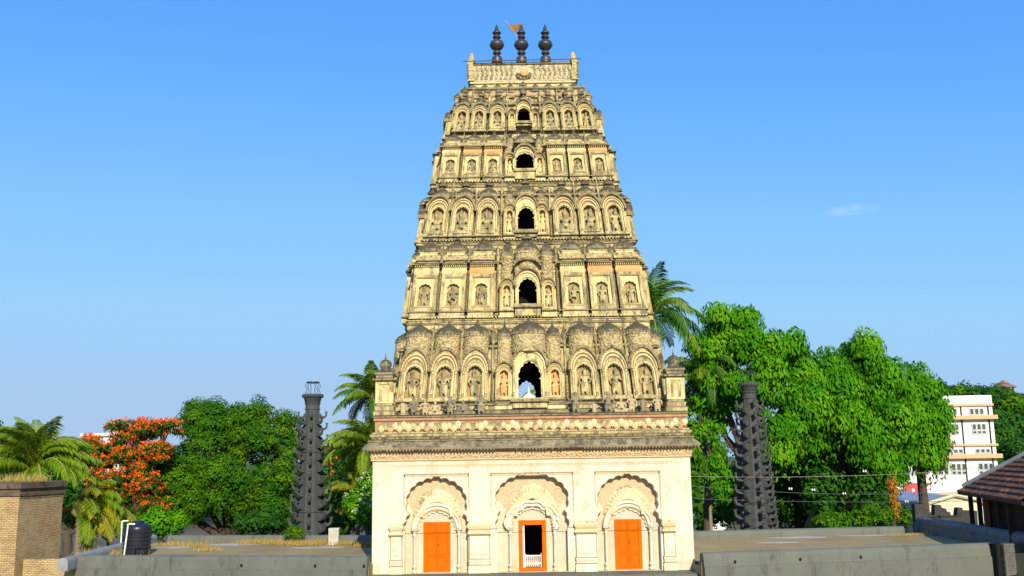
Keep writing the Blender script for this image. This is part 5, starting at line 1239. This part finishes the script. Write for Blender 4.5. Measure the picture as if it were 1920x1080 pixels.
# wooded hillside at the right
g_ = np.random.default_rng(5)
b = MB(); hc = at(1925, 760, 170); b.use(soil)
hill = [(at(1700, 745, 190), 30, 16), (at(1880, 760, 190), 34, 24), (at(2050, 760, 190), 40, 26)]
b.lathe([(60, -25), (48, -8), (30, 4), (12, 9), (1, 10)], (hc.x + 12, 215, hc.z - 16), 28); struct(b, 'hill', soil)
sp = [(1800, 738, 150, 24), (1835, 742, 152, 20), (1870, 745, 148, 24), (1905, 752, 146, 26), (1925, 790, 140, 30), (1890, 800, 138, 30), (1850, 780, 145, 30), (1895, 850, 130, 36), (1925, 845, 125, 32), (1870, 830, 135, 26), (1765, 735, 160, 18), (1745, 728, 165, 14)]
nm = ['left of the pagoda roof above the white building', 'just left of the pagoda roof', 'directly under the pagoda roof', 'right of the pagoda roof', 'at the right edge, middle height', 'right of the white building, upper middle', 'just behind the top right corner of the white building', 'right of the lower storeys of the white building', 'at the right edge above the tiled roof', 'touching the right side of the white building', 'on the skyline behind the white parapet', 'leftmost on the skyline beside the bright tree']
for k, (u, v, Y, rp) in enumerate(sp):
    tree('hillside_tree', (at(u, v + 30, Y).x, Y), [lump(u, v + 6, Y, rp, rp * .8), lump(u - rp * .6, v + 14, Y - 2, rp * .7, rp * .7), lump(u + rp * .6, v + 16, Y - 2, rp * .7, rp * .7)], 'hillside tree ' + nm[k], L_DARK if k % 3 else L_MANGO, .42, 2.6, 1.5, 80 + k, 'trees on the far hillside', trunk_r=.4, zbase=at(u, v + 60, Y).z)
# distant wood closing the horizon
C_ = []; g = np.random.default_rng(3)
n = 26000; X = g.uniform(-190, 190, n); Yy = g.uniform(110, 150, n); hh = 6.5 + 2.5 * np.sin(X * .13) + 1.8 * np.sin(X * .37 + 1) + 1.2 * np.sin(X * .9); Zz = GZ + g.random(n) ** .6 * (hh + 1.2)
C_ = np.stack([X, Yy, Zz], 1); a_ = unit(n, g); b_ = np.cross(a_, unit(n, g)); s_ = g.uniform(.4, 1.0, (n, 1))
o = quads('far_wood', C_, a_ * s_, b_ * s_, L_DARK, None, g.random(n)); tag(o, 'dark line of distant woodland closing the horizon behind everything', 'woodland', kind='stuff')
# dry grass on the terraces and on the brick pillar
def grass(name, spots, label, h, seed, material=L_STRAW, z=RZ):
    g = np.random.default_rng(seed); cs = []
    for (x, y, r_, k, zz) in spots: q = g.normal(size=(k, 2)) * r_ * np.array((1, .45)); cs.append(np.stack([x + q[:, 0], y + q[:, 1], np.full(k, zz)], 1))
    c = np.concatenate(cs); n = len(c); hh = h * g.uniform(.35, 1.2, (n, 1)); d = g.normal(size=(n, 3)) * .35; d[:, 2] = 1; d /= np.linalg.norm(d, axis=1, keepdims=True)
    sd = g.normal(size=(n, 3)); sd[:, 2] = 0; sd /= np.linalg.norm(sd, axis=1, keepdims=True)
    o = quads(name, c + d * hh * .5, d * hh * .55, sd * .010, material, None, g.random(n)); tag(o, label, 'grass', kind='stuff'); return o
sp = []
for (u, v, r_, k) in ((330, 1024, .5, 500), (520, 1019, .9, 1100), (555, 1022, .5, 700), (480, 1020, .5, 500), (605, 1020, .35, 500), (648, 1022, .3, 300), (685, 1026, .25, 500), (372, 1026, .3, 300), (390, 1034, .3, 220), (425, 1017, .6, 300), (580, 1024, .4, 300)):
    p = P0(u, v, RZ); sp.append((p[0], p[1], r_, k, RZ))
grass('dry_grass', sp, 'straw coloured dry grass tufts along the back of the left terrace', .26, 1)
sp = []
for (u, v, r_, k) in ((215, 1035, .45, 600), (190, 1042, .5, 500), (245, 1041, .3, 200)): p = P0(u, v, RZ); sp.append((p[0], p[1], r_, k, RZ))
grass('dry_grass', sp, 'brownish dry grass around the foot of the water tank', .28, 2)
sp = []
for (u, v, r_, k) in ((1712, 1004, .5, 500), (1790, 1010, .3, 300), (1820, 1014, .3, 300), (1690, 1006, .3, 200)): p = P0(u, v, RZ); sp.append((p[0], p[1], r_, k, RZ))
grass('dry_grass', sp, 'pale dry weeds on the right terrace beside the slanting parapet', .12, 3)
sp = [(fx1 - 2.6 + k * .3, 1.3 + (k % 4) * .8, .2, 45 if k % 3 else 110, ztt - .02) for k in range(10)]
grass('dry_grass', sp, 'tall dry grass growing on top of the brick pillar', .38, 4)
# ================================================================ BUILDINGS BEYOND
ww = mat('white painted wall', (.80, .79, .76), (.74, .73, .70), (.5, .48, .42), -.2, 0, .5, bump=.05)
peach = mat('peach painted band', (.72, .42, .22), (.68, .38, .2), bump=.05)
glass = mat('dark window glass', (.05, .06, .07), (.09, .10, .11), rough=.25, bump=0, spec=.5)
frame_m = mat('grey green window frame', (.50, .53, .48), (.44, .47, .42), bump=0)
YB_ = 95.0
s_ = (at(1801, 850, YB_) - at(1800, 850, YB_)).x
e1 = at(1858, 741, YB_); rot = R(-4)
wb = empty('white_building', (e1.x, YB_, GZ), rot, 'white four storey building with peach bands and small paned windows behind the right trees', 'building')
def bx_(u): return (u - 1862) * s_
def bz_(v): return at(1840, v, YB_).z - GZ
Wd = 190 * s_
b = MB(); b.use(ww); b.box(-Wd, 0, 0, 12, 0, bz_(741)); b.box(-Wd, .02, -.08, 0, bz_(760), bz_(741) - .1)
b.build('wall', None, wb)
for vt, vb, ex, out_ in ((757, 761, 1.0, .3), (778.5, 786, 2.8, .8), (832, 836, 2.0, .3), (851, 859, 4, .8), (923, 927, 2, .3), (935, 943, 4, .8)):
    b = MB(); b.use(peach); b.box(-Wd - .3, ex * s_ * 1.6, -out_, 12.3, bz_(vb), bz_(vt)); b.build('band', None, wb)
def bwin(u0, u1, v0, v1, cols, rows):
    b = MB(); b.use(frame_m); x0, x1, z0, z1 = bx_(u0), bx_(u1), bz_(v1), bz_(v0)
    cw = (x1 - x0) / cols; rh = [z0, z0 + (z1 - z0) * .36, z1] if rows == 2 else [z0, z1]
    hs_ = [rect(x0 + cw * (k + .18), x0 + cw * (k + .82), rh[r_] + .12, rh[r_ + 1] - .12) for k in range(cols) for r_ in range(rows)]
    b.prism(rect(x0, x1, z0, z1), -.10, -.003, hs_); o = b.build('window', None, wb)
    g2 = MB(); g2.use(glass); g2.box(x0 + .05, x1 - .05, -.03, -.006, z0 + .05, z1 - .05); g2.build('pane', None, o)
for u0 in (1700, 1737, 1770 - .5, 1819):
    if u0 < 1760: pass
    bwin(u0, u0 + 27, 765, 778, 3, 1); bwin(u0 + 2, u0 + 28, 794, 814, 3, 2); bwin(u0 + 4, u0 + 32, 841, 852 - 2, 3, 1); bwin(u0 + 7, u0 + 35, 868, 890, 3, 2)
b = MB(); b.use(painted_dark)
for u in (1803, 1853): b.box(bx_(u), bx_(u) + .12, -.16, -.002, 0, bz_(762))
b.build('downpipe', mat('grey pipe', (.3, .3, .32), bump=0), wb)
# pagoda roofed pavilion on the hill
pv_ = at(1882, 727, 165); s2 = (at(1883, 727, 165) - pv_).x
pg = empty('hill_pavilion', (pv_.x, 165, pv_.z - 3), .5, 'small pavilion with red brown pagoda roof on the wooded hilltop', 'pavilion')
b = MB(); b.use(mat('red brown tiles', (.30, .15, .10), (.24, .13, .09))); b.rectlathe(-.1, .1, -.1, .1, [(21 * s2 * .72, 3 + .0), (21 * s2 * .74, 3.15), (6 * s2, 3 + 8 * s2), (5 * s2, 3 + 8.5 * s2), (7.5 * s2, 3 + 8 * s2), (2 * s2, 3 + 12 * s2), (.1, 3 + 14 * s2)]); b.build('roof', None, pg)
b = MB(); b.use(mat('pavilion stone', (.45, .38, .30)))
for sx in (-1, 1):
    for sy in (-1, 1): b.box(sx * 12 * s2 - .25, sx * 12 * s2 + .25, sy * 12 * s2 - .25, sy * 12 * s2 + .25, -4, 3.1)
b.box(-13 * s2, 13 * s2, -13 * s2, 13 * s2, -4, 0); b.build('columns', None, pg)
# pale domed building at the far left
q = at(190, 812, 120); s3 = (at(191, 812, 120) - q).x
pb = empty('domed_building', (q.x, 120, GZ), 0, 'far pale building with a pinkish stepped dome behind the flame tree', 'building')
b = MB(); b.use(mat('pale far wall', (.62, .56, .52), (.56, .5, .46))); zt_ = at(190, 818, 120).z - GZ; b.box(-36 * s3, 36 * s3, 0, 12, 0, zt_); b.box(-38 * s3, 38 * s3, -.4, 12.4, zt_, zt_ + .5); b.build('wall', None, pb)
b = MB(); b.use(mat('pink far dome', (.50, .30, .24), (.46, .28, .22))); b.lathe([(17 * s3, 0), (17 * s3, .8), (15 * s3, 1.0), (14 * s3, 2.2), (10 * s3, 9 * s3), (5 * s3, 12 * s3), (.2, 14 * s3)], (8 * s3, 5, zt_ + .5), 24); b.tube([(8 * s3, 5, zt_ + 10 * s3), (8 * s3, 5, zt_ + 24 * s3)], .1, 5); b.build('dome', None, pb)
# white temple spire seen through the lowest window
q = at(992, 740, 30); s4 = (at(993, 740, 30) - q).x
b = MB(); b.use(whitep); zz = at(992, 758, 30).z; b.box(q.x - 2, q.x + 2, 30, 34, GZ, zz)
tp_ = at(992, 722, 30).z
b.lathe([(15 * s4, zz), (14.5 * s4, zz + .35), (12 * s4, zz + .55), (9 * s4, zz + .68), (3.5 * s4, zz + .80), (2.2 * s4, zz + .88), (2.5 * s4, zz + .95), (1.2 * s4, zz + 1.0), (.02, tp_)], (q.x, 31, 0), 20)
tag(b.build('temple_spire', None), 'small white temple spire visible through the lowest tower window', 'spire')
# tiled roof house at the right edge
tilem = mat('weathered clay roof tiles', (.125, .052, .030), (.055, .038, .030), (.035, .028, .024), .25, 0, 3.0, bump=.5, c3=(.46, .15, .04), c3amt=.30)
YT = 6.0
cA = at(1795, 922, YT + 3); zE_ = cA.z
cB = atz(1925, 943, zE_)
dx = Vector((cB.x - cA.x, cB.y - cA.y, 0)).normalized(); L1 = 9.0
hs_ = empty('tiled_house', (cA.x, cA.y, GZ), math.atan2(dx.y, dx.x), 'dark timber house with hipped clay tile roof at the right edge', 'house')
ze = zE_ - GZ; DP = 8.0
def rp(x, t): return None
slope = math.tan(R(33)); b = MB(); b.use(tilem)
rows = 15; rw = .30
# front slope: rows of tiles, each a tilted strip with scalloped cross section, cut by the hip
for r_ in range(rows):
    y0 = r_ * rw; y1 = y0 + rw * 1.12; z0 = ze + y0 * slope + .07; z1 = ze + y1 * slope + .0
    x0 = y0 + .0; nx_ = int((L1 + 2 - x0) / .085); vs = []; fs = []
    for k in range(nx_ + 1):
        x = x0 + k * .085; h = .022 * (k % 2) + random.uniform(-.008, .012)
        vs += [(x, y0 - .02, z0 - .09 + h), (x, y0 - .02, z0 + h), (x, y1, z1 + h)]
    for k in range(nx_): a_ = k * 3; fs += [(a_, a_ + 3, a_ + 4, a_ + 1), (a_ + 1, a_ + 4, a_ + 5, a_ + 2)]
    b.add(vs, fs)
H_ = rows * rw
b.add([(0, 0, ze), (H_, H_, ze + H_ * slope), (H_, DP, ze + H_ * slope), (0, DP, ze)], [(0, 1, 2, 3)])
b.add([(H_, H_, ze + H_ * slope), (L1 + 2, H_, ze + H_ * slope), (L1 + 2, DP + 2, ze), (0, DP + 2, ze)], [(0, 1, 2, 3)])
rf = b.build('roof', None, hs_, smooth=False)
b = MB(); b.use(lp); b.tube([(0 + .25, .25, ze + .25 * slope + .10), (H_, H_, ze + H_ * slope + .12)], .13, 8); b.build('ridge', lp, rf)
dw = mat('sooty dark timber', (.030, .022, .016), (.045, .032, .022), bump=.4); rw_ = mat('reddish timber post', (.20, .07, .03), (.14, .05, .025))
b = MB(); b.use(dw); b.box(.9, L1 + 1.6, .9, DP - .5, 0, ze + .2); b.build('wall', None, hs_)
for k in range(5):
    b = MB(); b.use(dw); x = .55 + k * 1.7; b.box(x - .09, x + .09, .35, .53, 0, ze + .15); b.build('post', None, hs_)
b = MB(); b.use(rw_); x = 4.7; b.box(x - .12, x + .12, .05, .25, 0, ze + .05); b.box(x - .16, x + .16, 0, .3, 1.7, 1.85); b.build('post', None, hs_)['label'] = 'reddish timber post'
b = MB(); b.use(mat('dark eave board', (.05, .04, .035))); b.box(0, L1 + 2, .0, .05, ze - .12, ze + .02); b.build('eave_board', None, hs_)
# broken crenellated wall
b = MB(); b.use(mat('sooty old wall', (.06, .055, .05), (.035, .032, .03), (.14, .13, .12), -.05, 0, 1.2, bump=.6))
prof = [(1715, 992), (1715, 945), (1732, 946), (1734, 953), (1740, 955), (1741, 960), (1746, 961), (1748, 966), (1752, 966), (1753, 947), (1764, 947), (1766, 952), (1774, 954), (1776, 960), (1781, 960), (1783, 966), (1794, 967), (1796, 952), (1804, 952), (1806, 957), (1832, 958), (1832, 1010)]
YW = 13.0; pp = [(at(u, v, YW).x, at(u, v, YW).z) for u, v in prof]; pp[0] = (pp[0][0], GZ); pp[-1] = (pp[-1][0], GZ)
pp.reverse(); b.prism(pp, YW, YW + .45); tag(b.build('ruined_wall', None), 'sooty broken wall with stepped gaps in front of the tin roofs', 'wall')
# tin roofed sheds
def shed(pl, pr_, zr_, Y, dep, lab, m_, mw):
    a_ = at(pl, zr_, Y); c_ = at(pr_, zr_, Y); root = empty('tin_shed', (a_.x, Y, GZ), 0, lab, 'shed', 'low sheds right of the trees'); w_ = c_.x - a_.x; h = a_.z - GZ
    b = MB(); b.use(mw); b.box(.2, w_ - .2, .3, dep, 0, h - .02); b.build('wall', None, root)
    b = MB(); b.use(m_); k = int(w_ / .12); vs = []; fs = []
    for i_ in range(k + 1):
        x = i_ * w_ / k; dz_ = .02 * math.cos(i_ * PI); vs += [(x, 0, h + dz_), (x, dep + .5, h + .9 + dz_), (x, 0, h - .03 + dz_)]
    for i_ in range(k): q = i_ * 3; fs += [(q, q + 3, q + 4, q + 1), (q + 2, q + 5, q + 3, q)]
    b.add(vs, fs); b.build('roof', None, root, smooth=False)
tin = mat('blue grey tin sheet', (.30, .34, .38), (.26, .30, .33), bump=0, rough=.5); cm = mat('cream shed wall', (.62, .58, .42), (.55, .5, .36))
shed(1672, 1780, 950, 34, 8, 'low shed with blue grey tin roof below the white building', tin, cm)
# gabled cream shed
q = at(1790, 945, 30); s5 = (at(1791, 945, 30) - q).x
gs = empty('gabled_shed', (q.x, 30, GZ), 0, 'cream gabled shed front between the tin roof and the tiled house', 'shed', 'low sheds right of the trees')
gz = lambda v: at(1790, v, 30).z - GZ
b = MB(); b.use(cm); b.prism([(-50 * s5, 0), (45 * s5, 0), (45 * s5, gz(940)), (0, gz(930)), (-50 * s5, gz(944))], 0, 6); b.build('wall', None, gs)
b = MB(); b.use(mat('pale yellow roof edge', (.66, .60, .40))); b.tube([(-52 * s5, -.15, gz(943)), (0, -.15, gz(928.5)), (47 * s5, -.15, gz(939))], .12, 6); b.build('roof_edge', None, gs)
b = MB(); b.use(tin); b.add([(-52 * s5, -.3, gz(943)), (0, -.3, gz(929)), (0, 6.3, gz(929)), (-52 * s5, 6.3, gz(943))], [(0, 1, 2, 3)]); b.add([(0, -.3, gz(929)), (47 * s5, -.3, gz(939.5)), (47 * s5, 6.3, gz(939.5)), (0, 6.3, gz(929))], [(0, 1, 2, 3)]); b.build('roof', None, gs)
# red banner
q0 = at(1694, 906, 46); q1 = at(1747, 926, 46)
bn = empty('banner', (q0.x, 46, GZ), 0, 'faded red banner board with small pale round marks below the big tree', 'banner')
b = MB(); b.use(mat('faded red banner', (.50, .09, .08), (.45, .08, .08), bump=0)); w_ = q1.x - q0.x; z0, z1 = q1.z - GZ, q0.z - GZ; b.box(0, w_, 0, .06, z0 - .3, z1); b.build('panel', None, bn)
b = MB(); b.use(whitep)
for (x, z, r_) in ((.34, .35, .14), (.88, .62, .2), (.9, .12, .22)): b.prism([(x * w_ + r_ * math.cos(k * PI / 6), z0 + (z1 - z0) * z + r_ * math.sin(k * PI / 6)) for k in range(12)], -.02, -.003)
b.build('mark', None, bn)
b = MB(); b.use(rw_); b.box(.1, .3, .07, .2, 0, z1); b.box(w_ - .3, w_ - .1, .07, .2, 0, z1); b.build('post', None, bn)
# far red tiled house in the gap right of the tower
q = at(1338, 870, 70); s6 = (at(1339, 870, 70) - q).x
fh_ = empty('far_house', (q.x, 70, GZ), .3, 'far house with pinkish tile roof and white wall in the gap right of the tower', 'house')
hz = lambda v: at(1338, v, 70).z - GZ
b = MB(); b.use(ww); b.box(-20 * s6, 20 * s6, 0, 7, 0, hz(872)); b.build('wall', None, fh_)
b = MB(); b.use(mat('far clay tiles', (.34, .17, .12), (.28, .13, .09))); b.rectlathe(-20 * s6, 20 * s6, 0, 7, [(.6, hz(872)), (.6, hz(871)), (-3.2, hz(850))]); b.build('roof', None, fh_)
# overhead wires with small bulbs, and the bird
wm = mat('wire grey', (.10, .10, .11), bump=0); wml = mat('pale wire', (.30, .26, .22), bump=0); bulbm = mat('white bulb glass', (.8, .8, .76), rough=.2, bump=0)
W = [((1290, 893, 10), (1560, 893, 9), (1925, 873, 8), wml, 'pale wire crossing in front of the big trees and the white building', ()),
     ((1300, 912, 9), (1560, 926, 9), (1925, 915, 8), wm, 'sagging dark wire with a string of white bulbs in front of the trees', ((1482, 916), (1525, 918), (1583, 925), (1621, 883))),
     ((1300, 935, 9), (1560, 941, 9), (1850, 938, 8), wm, 'lowest sagging wire just above the right rear parapet', ((1700, 940),)),
     ((1700, 888, 9), (1800, 880, 8), (1925, 866, 8), wm, 'short black wire with two round insulators in front of the white building', ()),]
for p0, p1, p2, m_, lab, bulbs in W:
    a_, c_, e_ = at(*p0), at(*p1), at(*p2); pts = []
    for k in range(25):
        t = k / 24; tm = (p1[0] - p0[0]) / (p2[0] - p0[0]); L0 = (t - tm) * (t - 1) / (tm); L1_ = t * (t - 1) / (tm * (tm - 1)); L2 = t * (t - tm) / (1 - tm)
        pts.append(a_ * L0 + c_ * L1_ + e_ * L2)
    root = empty('overhead_wire', tuple(a_), 0, lab, 'wire', 'overhead wires on the right'); b = MB(); b.use(m_); b.tube([q - a_ for q in pts], .011, 5); b.build('cable', None, root)
    for (u, v) in bulbs:
        b = MB(); b.use(bulbm)
        for d_ in (-.07, .07): q = at(u + d_ * 30, v, c_.y) - a_; b.lathe([(.015, .05), (.042, 0), (.038, -.05), (.01, -.07)], q, 8)
        b.build('bulb', None, root)
    if 'insulators' in lab:
        for (u, v) in ((1774, 884), (1879, 874)): b = MB(); b.use(black); b.sph(at(u, v, 8) - a_, .07); b.build('insulator', None, root)
q = at(1768, 878, 8.5); b = MB(); b.use(mat('black feathers', (.015, .015, .02), bump=0))
b.sph((0, 0, 0), (.14, .07, .075)); b.sph((.13, 0, .09), (.055, .05, .05)); b.tube([(.17, 0, .09), (.25, 0, .08)], [.02, .004], 6); b.tube([(-.08, 0, -.02), (-.28, 0, -.10)], [.055, .02], 6); b.tube([(.0, .02, -.05), (.01, .02, -.16)], .01, 5); b.tube([(.04, -.02, -.05), (.05, -.02, -.16)], .01, 5); b.tube([(.05, 0, .03), (.12, 0, .08)], [.07, .05], 8)
bo = MB(); o = b.build('bird', None); rm = o.modifiers.new('r', 'REMESH'); rm.mode = 'VOXEL'; rm.voxel_size = .012; o.location = tuple(q); o.rotation_euler = (0, -.5, 0); tag(o, 'black crow perched by the wire in front of the white building', 'bird')
